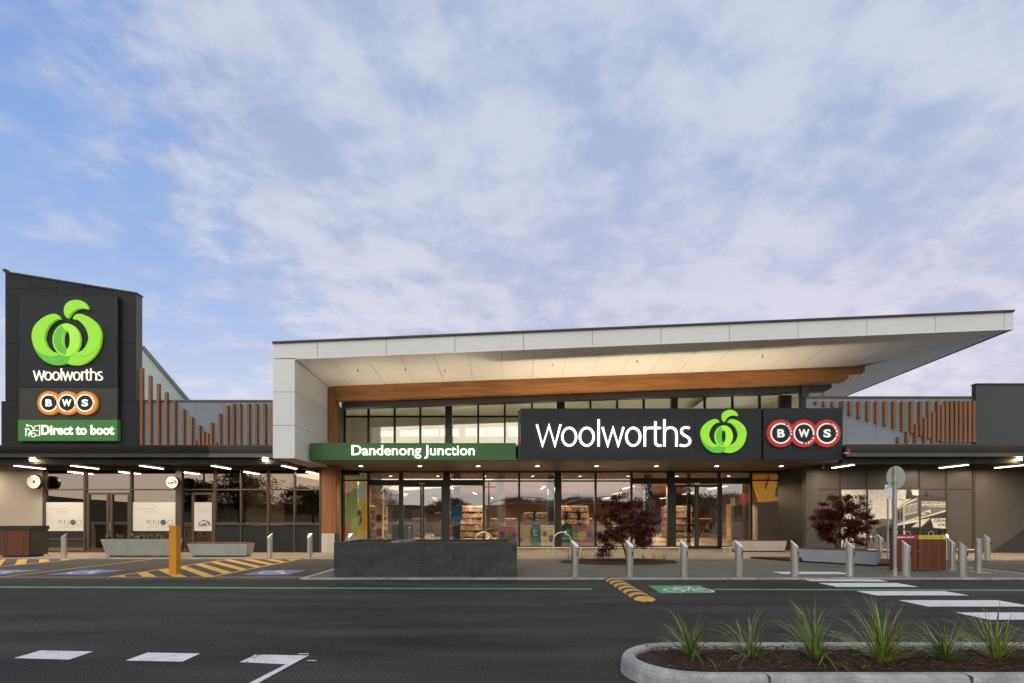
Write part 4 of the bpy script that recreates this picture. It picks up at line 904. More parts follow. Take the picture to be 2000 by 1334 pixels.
def apple(parent, x0, z0, s_, yf, depth):
    """unit frame: u 205..660, v 286..710 -> x0 + (u-205)*s_, z0 + (710-v)*s_"""
    T = lambda pts: [(x0 + (u - 205) * s_, z0 + (710 - v) * s_) for u, v in pts]
    em = MB().xz(T(spline([(437, 405), (418, 372), (422, 325), (452, 296), (497, 286), (540, 296), (567, 322), (572, 346), (540, 340), (500, 346), (468, 368), (447, 400)], 4)), yf, yf + depth).build('logo_leaf', ap1, parent)
    def cres(mir):
        f = (lambda u: 866 - u) if mir else (lambda u: u)
        p = spline([(390, 410, 4), (368, 398, 34), (335, 404, 50), (290, 436, 68), (256, 486, 84), (250, 545, 80), (278, 602, 66), (325, 634, 40), (378, 640, 14)], 5)
        MB().ribbon(T([(f(a), b) for a, b, c in p]), [c * s_ for a, b, c in p], yf, yf + depth).build('logo_lobe', ap1, parent)
        q = spline([(209, 545), (235, 598), (285, 634), (345, 645), (400, 632), (432, 606), (458, 640), (440, 690), (400, 708), (345, 708), (290, 684), (245, 640), (218, 590), (209, 545)], 4)
        MB().xz(T([(f(a), b) for a, b in q]), yf + .012 + (.004 if mir else 0), yf + depth).build('logo_fold', ap2 if not mir else ap1, parent)
    cres(False); cres(True)
    T2 = lambda a: T([(434 + 56 * math.cos(t * .1745), 547 + 84 * math.sin(t * .1745)) for t in a])
    n = 36; wr = [(56 + 10 * math.cos(2 * t * .1745)) * s_ for t in range(n)]
    MB().ribbon(T2(range(n)), wr, yf - .010, yf + depth - .01, closed=True).build('logo_ring', ap3, parent)
    wl = [(50 + 8 * math.cos(2 * t * .1745)) * s_ for t in range(9, 26)]
    MB().ribbon(T([(434 + 54 * math.cos(t * .1745), 545 + 80 * math.sin(t * .1745)) for t in range(9, 26)]), [w_ * .92 for w_ in wl], yf - .016, yf + depth - .02).build('logo_ring_fold', ap2, parent)
def rings(parent, xc, zc, sp, R0, yf, depth, mat, lm):
    for k, ch in enumerate('BWS'):
        cx = xc + (k - 1) * sp; C = lambda r, n=40: [(cx + r * math.cos(2 * math.pi * i / n), zc + r * math.sin(2 * math.pi * i / n)) for i in range(n)]
        MB().xz(C(R0), yf - .002 * k, yf + depth).build('logo_disc', mat, parent)
        g0, g1 = ((-22, 62), (-95, -10), (-22, 72))[k]
        MB().ribbon(arc(cx, zc, R0 * .70, R0 * .70, g1, g0 + 360, 40), R0 * .10, yf - .014, yf - .006).build('logo_ring', lm, parent)
        MB().xz(C(R0 * .635), yf - .012, yf - .006).build('logo_centre', charsign, parent)
        text(parent, lm, ch, cx - R0 * (.26 if ch != 'W' else .40), cx + R0 * (.28 if ch != 'W' else .40), zc - R0 * .30, zc + R0 * .30, yf - .02, .012, .035, 'logo_letter', True)
        w_ = ('BEER', 'WINE', 'SPIRITS')[k]; n = len(w_)
        for i, c in enumerate(w_):
            a = (g1 - (g1 - g0) * (i + 1) / (n + 1)) if k != 1 else (g0 + (g1 - g0) * (i + 1) / (n + 1))
            if a is None: continue
            h = R0 * .075; ms = text_mb(c, -h * .8, h * .8, -h, h, 0, .004, .01); rr_ = R0 * (.74 if k != 1 else .76); th = R(a - 90) if k != 1 else R(a + 90)
            if not ms: continue
            m = ms[0]
            for q in ms[1:]: b = len(m.v); m.v += q.v; m.f += [tuple(j + b for j in f) for f in q.f]
            m.v = [(cx + rr_ * math.cos(R(a)) + v[0] * math.cos(th) - v[2] * math.sin(th), yf - .012 + v[1], zc + rr_ * math.sin(R(a)) + v[0] * math.sin(th) + v[2] * math.cos(th)) for v in m.v]
            m.build('small_letter', lm, parent)
gs = thing('green_canopy_sign', 'long green sign band with glowing white letters above the left doors', 'sign', (-3.5, 18.45, 3.5))
for a, b in ((-7.27, -3.5), (-3.5, .14)): box('sign_face', gs, gsign, a, b, 18.45, 18.55, 3.50, 4.12)
text(gs, letterh, 'Dandenong Junction', PX(687, 18.4), PX(927, 18.4), PZ(895.5, 18.4), PZ(869.5, 18.4), 18.37, .04, .004)
ms_ = thing('supermarket_sign', 'wide charcoal sign box with glowing white store name and green apple logo', 'sign', (4.7, 18.35, 3.5))
sy0 = 18.33; SX = [PX(q, 18.35) for q in (1016, 1090, 1245, 1357, 1487)]
for a, b in zip(SX, SX[1:]): piece('sign_face', ms_, charsign, a + .003, b - .003, sy0, sy0 + .05, 3.50, 5.34)
box('sign_box', ms_, charc, SX[0] + .01, SX[-1] - .01, sy0 + .05, sy0 + .6, 3.51, 5.33); box('sign_edge', ms_, darkfr, PX(1012, 18.5), SX[0] - .003, sy0 + .06, sy0 + .5, 3.50, 5.28)
u = 18.3 / 1000 / 3.706; store_name(ms_, PX(1046.4, 18.3), PZ(872, 18.3), u, sy0 - .06, .05, letter)
apple(ms_, PX(1368, 18.25), PZ(884.5, 18.25), 90 * .01825 / 455, sy0 - .10, .08)
ls = thing('liquor_sign', 'charcoal sign panel with three red rings right of the store name', 'sign', (10.4, 18.3, 3.5))
box('sign_face', ls, charsign, PX(1491, 18.28), PX(1646, 18.28), 18.28, 18.33, 3.50, 5.34); box('sign_box', ls, charc, PX(1492, 18.28), PX(1645, 18.28) - .01, 18.33, 18.9, 3.51, 5.33)
rings(ls, PX(1569.8, 18.2), PZ(846.5, 18.2), 45 * .0182, 27 * .0182, 18.2, .075, redl, M('white sign ring', (.8, .8, .8), .5, emit=.35, ecol=(1, 1, 1)))
# lamps in the canopy lining
ords = ['leftmost', 'second from the left', 'third from the left', 'fourth from the left', 'fourth from the right', 'third from the right', 'second from the right', 'rightmost']
for k, px_ in enumerate((705, 820, 934, 1050, 1165, 1282, 1400, 1526)):
    x, y = PX(px_, 20.5), 20.5; t = thing('downlight', ords[k] + ' of the round downlights in the canopy lining', 'light', (x, y, 3.5), 'downlights under the canopy')
    MB().cylz(x, y, 3.488, 3.499, .10, 18).build('trim', steelflat, t); MB().cylz(x, y, 3.480, 3.487, .075, 18).build('lens', dlamp, t)
    l = bpy.data.lights.new('light', 'SPOT'); l.energy = 130; l.color = (1, .78, .54); l.spot_size = R(125); l.spot_blend = .8; l.shadow_soft_size = .07; o = bpy.data.objects.new('light', l); COL.objects.link(o); o.parent = t; o.location = (0, 0, -.05)
# uplights standing on the canopy roof behind the signs
ordu = ['leftmost', 'second', 'third', 'fourth', 'fifth', 'sixth', 'rightmost']
for k, x in enumerate((-5.2, -2.3, .9, 3.4, 5.9, 8.4, 10.6)):
    t = thing('uplight', ordu[k] + ' floodlight standing on the canopy roof and washing the soffit', 'light', (x, 19.3, 4.08), 'uplights on the canopy roof')
    box('body', t, black, x - .12, x + .12, 19.2, 19.4, 4.08, 4.16); box('lens', t, lamp, x - .1, x + .1, 19.22, 19.38, 4.161, 4.165)
    l = bpy.data.lights.new('light', 'SPOT'); l.energy = (170, 190, 300, 310, 310, 260, 200)[k]; l.color = (1, .80, .54); l.spot_size = R(125); l.spot_blend = .9; l.shadow_soft_size = .1; o = bpy.data.objects.new('light', l); COL.objects.link(o); o.parent = t; o.location = (0, 0, .12); o.rotation_euler = (R(180), 0, 0)

# ---------------------------------------------------------------- shop wings (left and right): walls, cladding, awnings
lw = thing('left_shop_wing', 'low left shop wing with grey cladding, timber battens and dark awning', 'building', (-13, 19, 0))
DL = 18.72
for a, b in ((272, 381), (381, 437), (437, 492), (492, 536)):
    piece('cladding_panel', lw, greyclad, PX(a, DL) + .004, PX(b, DL) - .004, DL, DL + .04, 4.05, PZ(783, DL) - .03)
box('parapet_wall', lw, greyprint, PX(272, DL), -8.1, DL + .04, DL + .25, 4.0, PZ(783, DL) - .04); box('parapet_cap', lw, fasc, PX(266, DL), -8.1, DL - .04, DL + .27, PZ(783, DL) - .03, PZ(783, DL) + .03)
bat = [(118, 348), (191, 416), (263, 488), (332, 560), (402, 640), (477, 705), (548, 775), (585, 980), (618, 848), (655, 902), (690, 918), (724, 824), (764, 990), (794, 745), (860, 676), (915, 660), (970, 660), (1044, 660), (1114, 660), (1186, 660), (1250, 660)]
for u_, v_ in bat:
    x = PX(250 + u_ / 4.447, DL - .1); zt_ = PZ(640 + v_ / 4.447, DL - .1); piece('timber_batten', lw, battm, x - .050, x + .040, DL - .12, DL, 4.04, zt_)
def awning(parent, x0, x1, d, seams):
    prof = [(d, 4.05), (d - .08, 4.04), (d - .12, 4.0), (d - .10, 3.86), (d - .04, 3.74), (d - .10, 3.64), (d - .12, 3.60), (d, 3.58)]
    xs_ = [x0] + seams + [x1]
    for a, b in zip(xs_, xs_[1:]): MB().prism([(a + .004, y, z) for y, z in prof], [(b - .004, y, z) for y, z in prof]).build('awning_fascia', fasc, parent, smooth=True)
    box('awning_beam', parent, charc, x0, x1, d + .12, d + .3, 3.38, 3.60); box('awning_lining', parent, awnd, x0, x1, d + .301, d + 2.2, 3.52, 3.56); box('awning_deck', parent, zinc, x0, x1, d, d + 2.2, 3.98, 4.03)
    for k in range(int((x1 - x0) / 2.6)): a = x0 + 1.0 + k * 2.6; box('awning_rib', parent, awnd, a, a + .07, d + .31, d + 1.98, 3.42, 3.52)
awning(lw, -22.5, -8.09, 18.45, [PX(272, 18.45), PX(410, 18.45), -19.3])
DW = 20.7
box('front_wall', lw, render, PX(5, DW), PX(87, DW), DW - .12, DW + .1, PL, 3.52); piece('wall_joint', lw, greyprint, PX(4, DW), PX(4.6, DW), DW - .122, DW - .119, PL, 3.5)
box('upper_bulkhead', lw, awnd, PX(86, DW), -7.6, DW - .06, DW + .1, PZ(914, DW), 3.56)
mu = [(87, 91), (166, 169.5), (256, 259), (345, 357), (419, 422.5), (470.5, 473), (523, 526), (575, 577.5), (625, 628)]
for a, b in mu: box('mullion', lw, bronze, PX(a, DW), PX(b, DW), DW - .08, DW + .06, PL, PZ(914, DW))
box('transom', lw, bronze, PX(88, DW), PX(627, DW), DW - .07, DW + .05, PZ(957.5, DW), PZ(955, DW)); box('head', lw, bronze, PX(88, DW), PX(627, DW), DW - .075, DW + .05, PZ(917, DW), PZ(913.5, DW)); box('sill', lw, bronze, PX(88, DW), PX(419, DW), DW - .075, DW + .05, PL, .12)
box('sill', lw, bronze, PX(422, DW), PX(627, DW), DW - .09, DW + .05, PZ(1025, DW), PZ(1022, DW)); box('transom', lw, bronze, PX(91, DW), PX(166, DW), DW - .065, DW + .05, PZ(1054, DW), PZ(1052, DW))
cuts_ = [421, 475, 530, 585, 628]
for a, b in zip(cuts_, cuts_[1:]): piece('stall_panel', lw, charc, PX(a, DW) + .006, PX(b, DW) - .006, DW - .05, DW + .04, PL, PZ(1026, DW))
for (a, b), (c, d) in zip(mu, mu[1:]):
    xa, xb = PX(b, DW), PX(c, DW); zl = PZ(1023, DW) if b > 420 else .1; j = random.uniform(-.004, .004)
    MB().poly([(xa, DW + j, zl), (xb, DW - j, zl), (xb, DW - j, PZ(957, DW)), (xa, DW + j, PZ(957, DW))]).build('window_pane', glassdark, lw); j = -j
    MB().poly([(xa, DW + j, PZ(956, DW)), (xb, DW - j, PZ(956, DW)), (xb, DW - j, PZ(914, DW)), (xa, DW + j, PZ(914, DW))]).build('window_pane', glassdark, lw)
for a, b in ((171, 215), (216.5, 256), (376, 419)):
    xa, xb = PX(a, DW), PX(b, DW); d = box('shop_door', lw, bronze, xa, xa + .1, DW - .06, DW - .01, .06, PZ(962, DW)); box('door_stile', d, bronze, xb - .1, xb, DW - .06, DW - .01, .06, PZ(962, DW)); box('door_rail', d, bronze, xa + .1, xb - .1, DW - .06, DW - .01, PZ(963.5, DW) - .06, PZ(962, DW)); box('door_rail', d, bronze, xa + .1, xb - .1, DW - .06, DW - .01, .06, .2)
    if a == 216.5: MB().tube([(xa + .05, DW - .1, .9), (xa + .05, DW - .1, 1.25)], .015, 8).build('door_handle', steel, d)
# dim shop interior
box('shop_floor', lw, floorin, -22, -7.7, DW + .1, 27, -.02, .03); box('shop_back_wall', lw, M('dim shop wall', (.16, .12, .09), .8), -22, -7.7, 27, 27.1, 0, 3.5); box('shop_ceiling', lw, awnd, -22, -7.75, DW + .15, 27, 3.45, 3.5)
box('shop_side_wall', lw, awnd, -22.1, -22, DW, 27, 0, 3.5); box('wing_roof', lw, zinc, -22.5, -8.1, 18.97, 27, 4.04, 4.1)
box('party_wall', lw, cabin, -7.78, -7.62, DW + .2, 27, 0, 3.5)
rw = thing('right_shop_wing', 'low right shop wing with battens, taupe spandrel panels and dark awning', 'building', (15, 19, 0))
DR = 18.45
sm = [1575, 1594.5, 1653, 1711.5, 1771, 1829.5, 1888, 1906]
for a, b in zip(sm, sm[1:]): piece('cladding_panel', rw, greyclad, PX(a, DR) + .004, PX(b, DR) - .004, DR, DR + .04, 4.05, PZ(776, DR) - .03)
box('parapet_wall', rw, greyprint, PX(1575, DR), PX(1906, DR), DR + .04, DR + .25, 4.0, PZ(776, DR) - .04); box('parapet_cap', rw, fasc, PX(1574, DR), PX(1905, DR), DR - .04, DR + .27, PZ(776, DR) - .03, PZ(776, DR) + .03)
bat2 = [(377, 815, 845), (444, 815, 880), (513, 815, 900), (581, 815, 912), (648, 815, 922), (715, 815, 942), (784, 815, 963), (850, 815, 983)]
top = 783.8
cr8 = [(15, 145, 200), (72, 145, 237), (130, 145, 253), (187, 145, 270), (244, 145, 287), (300, 145, 303), (357, 145, 320), (414, 145, 336), (471, 145, 353), (529, 145, 369), (585, 143, 386), (643, 143, 403), (387, 378, 413), (444, 342, 413), (500, 296, 413), (558, 253, 413), (613, 212, 413), (671, 170, 413), (699, 143, 413), (729, 143, 413), (759, 143, 413), (787, 143, 413), (817, 143, 413), (847, 143, 413), (875, 143, 413)]
for u_, a, b in [(x, p, q) for x, p, q in cr8] + [(-94, 145, 160), (-65, 145, 175), (-38, 145, 187), (-12, 145, 195)]:
    if u_ < 0: x = PX(1500 + {-94: 377, -65: 444, -38: 513, -12: 581}[u_] / 4, DR - .1)
    else: x = PX(1640 + u_ / 3.336, DR - .1)
    piece('timber_batten', rw, battm, x - .05, x + .05, DR - .12, DR, PZ(740 + b / 3.336, DR - .1), PZ(740 + a / 3.336, DR - .1))
awning(rw, 11.84, 24, 18.25, [PX(1870, 18.2), 20.9])
t = box('tall_parapet', rw, M('slate panel', (.050, .062, .062), .55, var=.06), PX(1906, 18.33), 24, 18.33, 18.5, 4.04, PZ(751, 18.33)); box('tall_parapet_cap', rw, fasc, PX(1905, 18.33), 24, 18.29, 18.53, PZ(751, 18.33), PZ(749, 18.33))
DT = 20.4
box('pilaster', rw, taupe, PX(1570, DT), PX(1592, DT), DT - .15, DT + .1, PL, 3.5); box('pilaster_return', rw, darkgreen, 11.95, 12.07, DT + .1, 23, PL, 3.5)
pm_ = [1592, 1641, 1693, 1744, 1796, 1848.5, 1901]
for a, b in zip(pm_, pm_[1:]):
    piece('spandrel_panel', rw, browngrey, PX(a, DT) + .03, PX(b, DT) - .03, DT, DT + .02, PZ(954, DT), PZ(914, DT)); piece('spandrel_panel', rw, browngrey, PX(a, DT) + .03, PX(b, DT) - .03, DT, DT + .02, PL + .15, PZ(956, DT))
for x in pm_: box('mullion', rw, bronze, PX(x, DT) - .03, PX(x, DT) + .03, DT - .03, DT + .05, PL, PZ(914, DT))
box('transom', rw, bronze, PX(1592, DT), PX(1901, DT), DT - .028, DT + .05, PZ(956, DT), PZ(954, DT)); box('sill', rw, bronze, PX(1592, DT), PX(1901, DT), DT - .05, DT + .05, PL, PL + .15); box('head', rw, awnd, PX(1592, DT), PX(1903, DT), DT - .05, DT + .1, PZ(914, DT), 3.55)
box('end_wall', rw, taupe, PX(1903, DT), 26, DT - .04, DT + .2, PL, 3.55)
MB().xz([(PX(1934, DT), PL), (PX(2120, DT), PL), (PX(2120, DT), PZ(945, DT))], DT - .044, DT - .041).build('painted_triangle', darkpaint, rw)
box('backing_wall', rw, greyprint, 11.9, 26, DT + .2, DT + .4, PL, 4.0); box('wing_roof', rw, zinc, 11.95, 26, 18.72, 27, 4.04, 4.1)
hn = thing('alarm_horn', 'small red alarm horn on the awning fascia beside the liquor sign', 'alarm', (PX(1656, 18.05), 18.05, PZ(880, 18.05))); hx, hz = PX(1656, 18.05), PZ(880, 18.05)
MB().tube([(hx, 18.16, hz), (hx, 18.02, hz)], [.06, .075], 14).build('horn', M('alarm red', (.35, .01, .02), .3), hn); box('base', hn, steelflat, hx - .07, hx + .05, 18.04, 18.16, hz - .10, hz - .062)
cmra = thing('security_camera', 'small security camera on a bracket under the canopy right corner', 'camera', (PX(1600, 19.8), 19.8, 3.4)); ex = PX(1590, 19.8)
MB().tube([(ex - .1, 19.8, 3.36), (ex + .22, 19.75, 3.33)], .05, 12).build('body', darkfr, cmra); MB().tube([(ex + .2, 19.8, 3.34), (ex + .36, 19.8, 3.36), (ex + .38, 19.8, 3.5)], .016, 8).build('arm', steel, cmra)
cv = thing('curtain_heater', 'black cylinder fitting under the canopy at the left doors', 'fitting', (PX(683, 22.6), 22.6, 3.4)); hx = PX(668, 22.6)
MB().tube([(hx, 22.6, 3.42), (hx + .75, 22.6, 3.42)], .12, 14).build('cylinder', black, cv, smooth=True); box('bracket', cv, black, hx + .3, hx + .36, 22.58, 22.62, 3.46, 3.5)

# street mural printed on the glazing panels
mu_ = thing('street_mural', 'black and white mural of an old shopping street on four window panels', 'mural', (14.9, 20.38, .8)); y_ = DT - .006
cm1 = crop(1580, 940, 7.143, DT)
mg = lambda n, v, w=1.0: M('mural ' + n, (v * w, v * .95 * w, v * .84 * w), .55, var=.16, scale=5)
fr_ = [(445, 118), (1905, 118), (1905, 935), (445, 935)]
for a, b in zip(pm_[1:], pm_[2:5]): piece('printed_panel', mu_, mg('paper', .78), PX(a, DT) + .03, PX(b, DT) - .03, DT - .004, DT - .001, PZ(1070, DT), PZ(956, DT))
def mp(name, mat, pts, lay=1): MB().xz(cm1(pts), y_ - lay * .0012, y_ - lay * .0012 + .0008).build(name, mat, mu_)
mk, md, mm_, ml = mg('black', .012), mg('dark', .04), mg('mid', .15), mg('light', .62)
mp('printed_street', mm_, [(620, 790), (1905, 760), (1905, 935), (640, 935)], 1); mp('printed_house', mm_, [(840, 560), (1010, 520), (1170, 530), (1170, 760), (820, 760)], 2); mp('printed_roof', md, [(860, 540), (930, 545), (1000, 600), (840, 610)], 3); mp('printed_awning', md, [(940, 650), (1170, 600), (1170, 790), (920, 790)], 3)
mp('printed_building', mm_, [(1225, 375), (1330, 300), (1500, 205), (1640, 215), (1905, 250), (1905, 420), (1560, 520), (1225, 600)], 2)
mp('printed_gable', md, [(1345, 250), (1360, 120), (1420, 120), (1440, 190), (1500, 200), (1500, 240)], 3); mp('printed_roof', md, [(1500, 200), (1650, 190), (1905, 240), (1905, 275), (1565, 270)], 4); mp('printed_cupola', md, [(1610, 205), (1615, 165), (1605, 160), (1635, 122), (1665, 160), (1655, 165), (1660, 205)], 4)
mp('printed_cornice', ml, [(1235, 375), (1340, 305), (1500, 232), (1500, 255), (1340, 330), (1235, 395)], 4)
for i in range(5): x = 1345 + i * 34; z = 345 - i * 9; mp('printed_arch', ml, [(x, z), (x + 14, z - 14), (x + 24, z - 4), (x + 24, 470 - i * 8), (x, 478 - i * 8)], 4); mp('printed_window', mk, [(x + 7, z + 12), (x + 17, z + 8), (x + 17, 452 - i * 8), (x + 7, 456 - i * 8)], 5)
for i in range(2): x = 1240 + i * 40; mp('printed_window', mk, [(x, 430), (x + 18, 420), (x + 18, 530), (x, 545)], 4)
mp('printed_ledge', ml, [(1230, 590), (1535, 490), (1535, 515), (1230, 612)], 4); mp('printed_board', ml, [(1572, 280), (1905, 285), (1905, 362), (1572, 350)], 5); mp('printed_board', ml, [(1572, 430), (1690, 395), (1700, 440), (1572, 480)], 5)
mp('printed_verandah', md, [(1560, 520), (1905, 400), (1905, 520), (1700, 560), (1560, 640)], 4); mp('printed_valance', ml, [(1560, 500), (1905, 402), (1905, 422), (1560, 520)], 6)
mp('printed_shade', mk, [(1232, 620), (1560, 560), (1905, 560), (1905, 760), (1232, 770)], 3); mp('printed_canvas', ml, [(1425, 640), (1560, 535), (1690, 515), (1560, 640)], 5); mp('printed_sheet', ml, [(1700, 520), (1905, 515), (1905, 660), (1735, 650)], 5)
mp('printed_pole', ml, [(1312, 260), (1330, 260), (1335, 740), (1315, 740)], 6); mp('printed_crossarm', md, [(1240, 245), (1345, 262), (1345, 268), (1240, 252)], 6)
for i in range(9):
    x = 820 + i * 55 + (i % 3) * 8
    if x > 1180: continue
    mp('printed_figure', mk, [(x, 790), (x + 10, 720 + (i * 7) % 20), (x + 24, 722), (x + 30, 860), (x + 18, 860), (x + 12, 800), (x + 4, 865)], 4)
for cx in (1375, 1700): MB().ribbon(cm1([(cx + 36 * math.cos(a * .3927), 735 + 40 * math.sin(a * .3927)) for a in range(16)]), .012, y_ - .009, y_ - .0082, closed=True).build('printed_wheel', ml, mu_)
for w_, (a, b, c, d) in (('DANDENONG CASH STO', (1578, 285, 1903, 316)), ('GRAFFIN GAFFIN', (1590, 326, 1900, 350)), ('GRAI', (1735, 528, 1903, 568)), ('HORS', (1795, 590, 1903, 625)), ('STORES', (1590, 425, 1680, 460))):
    (xa, za), (xb, zb_) = cm1([(a, d), (c, b)]); text(mu_, mk, w_, xa, xb, za, zb_, y_ - .0105, .0008, .012, 'printed_lettering', True)
# posters
def posterf(px0_, px1_, lab, kind):
    d = DW - .02; xa, xb = PX(px0_, d), PX(px1_, d); z0, z1 = PZ(1037, d), PZ(981, d); w = xb - xa; h = z1 - z0; yy = DW - .068 if kind == 'lott' else d
    t = thing('window_poster', lab, 'poster', ((xa + xb) / 2, d, z0)); box('sheet', t, poster, xa, xb, yy - .005, yy, z0, z1)
    if kind == 'r':
        text(t, faint, 'Dandenong Junction', xa + w * .08, xa + w * .50, z0 + h * .74, z0 + h * .80, yy - .008, .001, 0, 'print', True); text(t, greyprint, 'Coming soon', xa + w * .30, xa + w * .56, z0 + h * .64, z0 + h * .685, yy - .008, .001, -.01, 'print', True)
        text(t, greyprint, 'REJ', xa + w * .33, xa + w * .60, z0 + h * .20, z0 + h * .38, yy - .008, .001, -.022, 'print', True)
        c = (xa + w * .70, z0 + h * .30); MB().xz([(c[0] + h * .10 * math.cos(a * .26), c[1] + h * .10 * math.sin(a * .26)) for a in range(24)], yy - .009, yy - .006).build('dot', greyprint, t)
        MB().ribbon([(xa + w * .86 + h * .09 * math.cos(a * .26), z0 + h * .29 + h * .09 * math.sin(a * .26)) for a in range(24)], .012, yy - .009, yy - .006, closed=True).build('print_ring', greyprint, t)
        text(t, faint, 'ESPRESSO CAFE BAR', xa + w * .33, xa + w * .92, z0 + h * .12, z0 + h * .15, yy - .008, .001, 0, 'print', True)
    else:
        text(t, faint, 'Dandenong Junction', xa + w * .1, xa + w * .85, z0 + h * .74, z0 + h * .78, yy - .008, .001, 0, 'print', True); text(t, greyprint, 'Coming soon', xa + w * .48, xa + w * .92, z0 + h * .65, z0 + h * .685, yy - .008, .001, -.01, 'print', True)
        lott(t, xa + w * .58, z0 + h * .24, w * .34, yy - .008)
def lott(t, cx, cz, r, y):
    text(t, black, 'Lott', cx - r * .95, cx + r * .45, cz - r * .35, cz + r * .30, y - .001, .0008, .03, 'logo_word', True)
    for k in range(3): MB().ribbon(arc(cx - r * (.05 - .12 * k), cz - r * .3, r * (.8 - .0 * k), r * (.95 - .04 * k), 145 - 22 * k, 4, 14), .014 * (r / .2) ** .5, y - .0024 - .0005 * k, y - .002).build('logo_arc', black, t)
posterf(90, 165.5, 'white landscape poster left of the double shop doors', 'r'); posterf(259.5, 344.5, 'white landscape poster behind the planter trough and orange post', 'r'); posterf(381, 415, 'narrow white portrait poster on the single shop door', 'lott')
t = thing('window_notice', 'plain pale notice in the last window beside the timber pillar', 'poster', (-7.9, DW + .02, 1.2)); box('sheet', t, faint, PX(607, DW), PX(625, DW), DW + .01, DW + .014, PZ(1021, DW), PZ(980, DW))
def drum(x, y, z, r, lab, kind):
    t = thing('blade_sign', lab, 'sign', (x, y, z)); MB().tube([(x, y - .06, z), (x, y + .08, z)], r, 32).build('drum', darkfr, t, smooth=True); MB().tube([(x, y - .064, z), (x, y - .061, z)], r * .93, 32).build('face', poster, t)
    MB().tube([(x, y + .08, z + .05), (x + .1, DW - .05, z + .05)], .02, 8).build('arm', darkfr, t); MB().tube([(x, y + .08, z - .05), (x + .1, DW - .05, z - .05)], .02, 8).build('arm', darkfr, t)
    if kind: lott(t, x, z, r * .72, y - .066)
    else: MB().tube([(x + r * .1, y - .067, z), (x + r * .1, y - .065, z)], r * .2, 16).build('dot', greyprint, t)
drum(PX(68, 20.3), 20.3, 2.85, .29, 'round wall sign with a small dark dot beside the cream wall', 0); drum(PX(338, 20.2), 20.2, 2.82, .25, 'round wall sign with an arched logo between the posters', 1)
# awning lamps
def strip(x, y, lab, e=50):
    t = thing('strip_light', lab, 'light', (x, y, 3.36), 'strip lights under the side awnings'); box('housing', t, steelflat, x - .055, x + .055, y - .62, y + .62, 3.36, 3.42); box('diffuser', t, lamp, x - .045, x + .045, y - .6, y + .6, 3.335, 3.36)
    l = area('light', (0, 0, 0), .12, 1.2, e, (1, .80, .58)); l.parent = t; l.location = (0, 0, -.04)
for x, l in ((-18.4, 'strip light over the timber fronted bin'), (-16.3, 'strip light over the first white poster'), (-13.75, 'strip light over the planter trough'), (-11.1, 'strip light over the left concrete bench'), (-8.5, 'strip light next to the white fin'), (-21, 'strip light beyond the left edge of the picture')): strip(x, 19.55, l)
for x, l in ((11.95 + .45, 'strip light beside the canopy right corner'), (16.55, 'strip light over the plain taupe wall joint'), (18.7, 'strip light at the far right edge')): strip(x, 19.2, l)
for (px_, py_, d, l) in ((72, 894, 18.62, 'bright floodlight under the gutter left of the cream wall'), (522, 893, 18.62, 'bright floodlight under the gutter beside the white fin'), (1999, 891, 18.1, 'bright floodlight under the gutter at the right edge')):
    x = PX(px_, d); z = 3.50; t = thing('floodlight', l, 'light', (x, d, z), 'gutter floodlights'); y0_ = (18.50 if px_ < 1000 else 18.3)
    box('housing', t, galv, x - .12, x + .12, y0_ - .06, y0_ + .02, z + .02, z + .08); MB().tube([(x, y0_ - .03, z + .02), (x, y0_ - .03, z - .02)], [.10, .085], 14).build('lens', lampw, t)
    l_ = bpy.data.lights.new('light', 'SPOT'); l_.energy = 130; l_.color = (1, .72, .40); l_.spot_size = R(140); l_.spot_blend = .8; l_.shadow_soft_size = .08; o = bpy.data.objects.new('light', l_); COL.objects.link(o); o.parent = t; o.location = (0, y0_ - .03 - d, -.06)

# ---------------------------------------------------------------- sign tower
tw = thing('sign_tower', 'dark charcoal panelled sign tower with a sloping top at the left', 'tower', (-16, 18.6, 0)); DT2 = 18.6
tx0, tx1 = PX(10, DT2), PX(266, DT2)
def ztw(x): return PZ(532, DT2) + (x - tx0) * (PZ(574, DT2) - PZ(532, DT2)) / (tx1 - tx0)
vx = [10, 58, 111, 165, 219, 266]; hz_ = [PZ(783, DT2), PZ(671, DT2), PZ(563, DT2)]
for a, b in zip(vx, vx[1:]):
    xa, xb = PX(a, DT2) + .006, PX(b, DT2) - .006
    for z0, z1 in zip(hz_, hz_[1:] + [99]):
        if z1 == 99: MB().xz([(xa, z0 + .006), (xb, z0 + .006), (xb, max(ztw(xb), z0 + .02)), (xa, ztw(xa))], DT2, DT2 + .03).build('tower_panel', charc, tw) if ztw(xb) > z0 else None
        else:
            t1 = min(z1 - .006, ztw(xb)); t0 = min(z1 - .006, ztw(xa)); MB().xz([(xa, z0 + .006), (xb, z0 + .006), (xb, t1), (xa, t0)], DT2, DT2 + .03).build('tower_panel', charc, tw)
MB().xz([(tx0 + .01, 4.05), (tx1 - .01, 4.05), (tx1 - .01, ztw(tx1) - .01), (tx0 + .01, ztw(tx0) - .01)], DT2 + .03, DT2 + .27).build('tower_core', M('tower core', (.02, .022, .024), .6), tw)
MB().xz([(tx1, PZ(783, DT2)), (tx1 + .006, PZ(783, DT2)), (tx1 + .006, ztw(tx1)), (tx1, ztw(tx1))], DT2 + .0, DT2 + .30).build('tower_side', M('tower side', (.12, .12, .09), .6), tw)
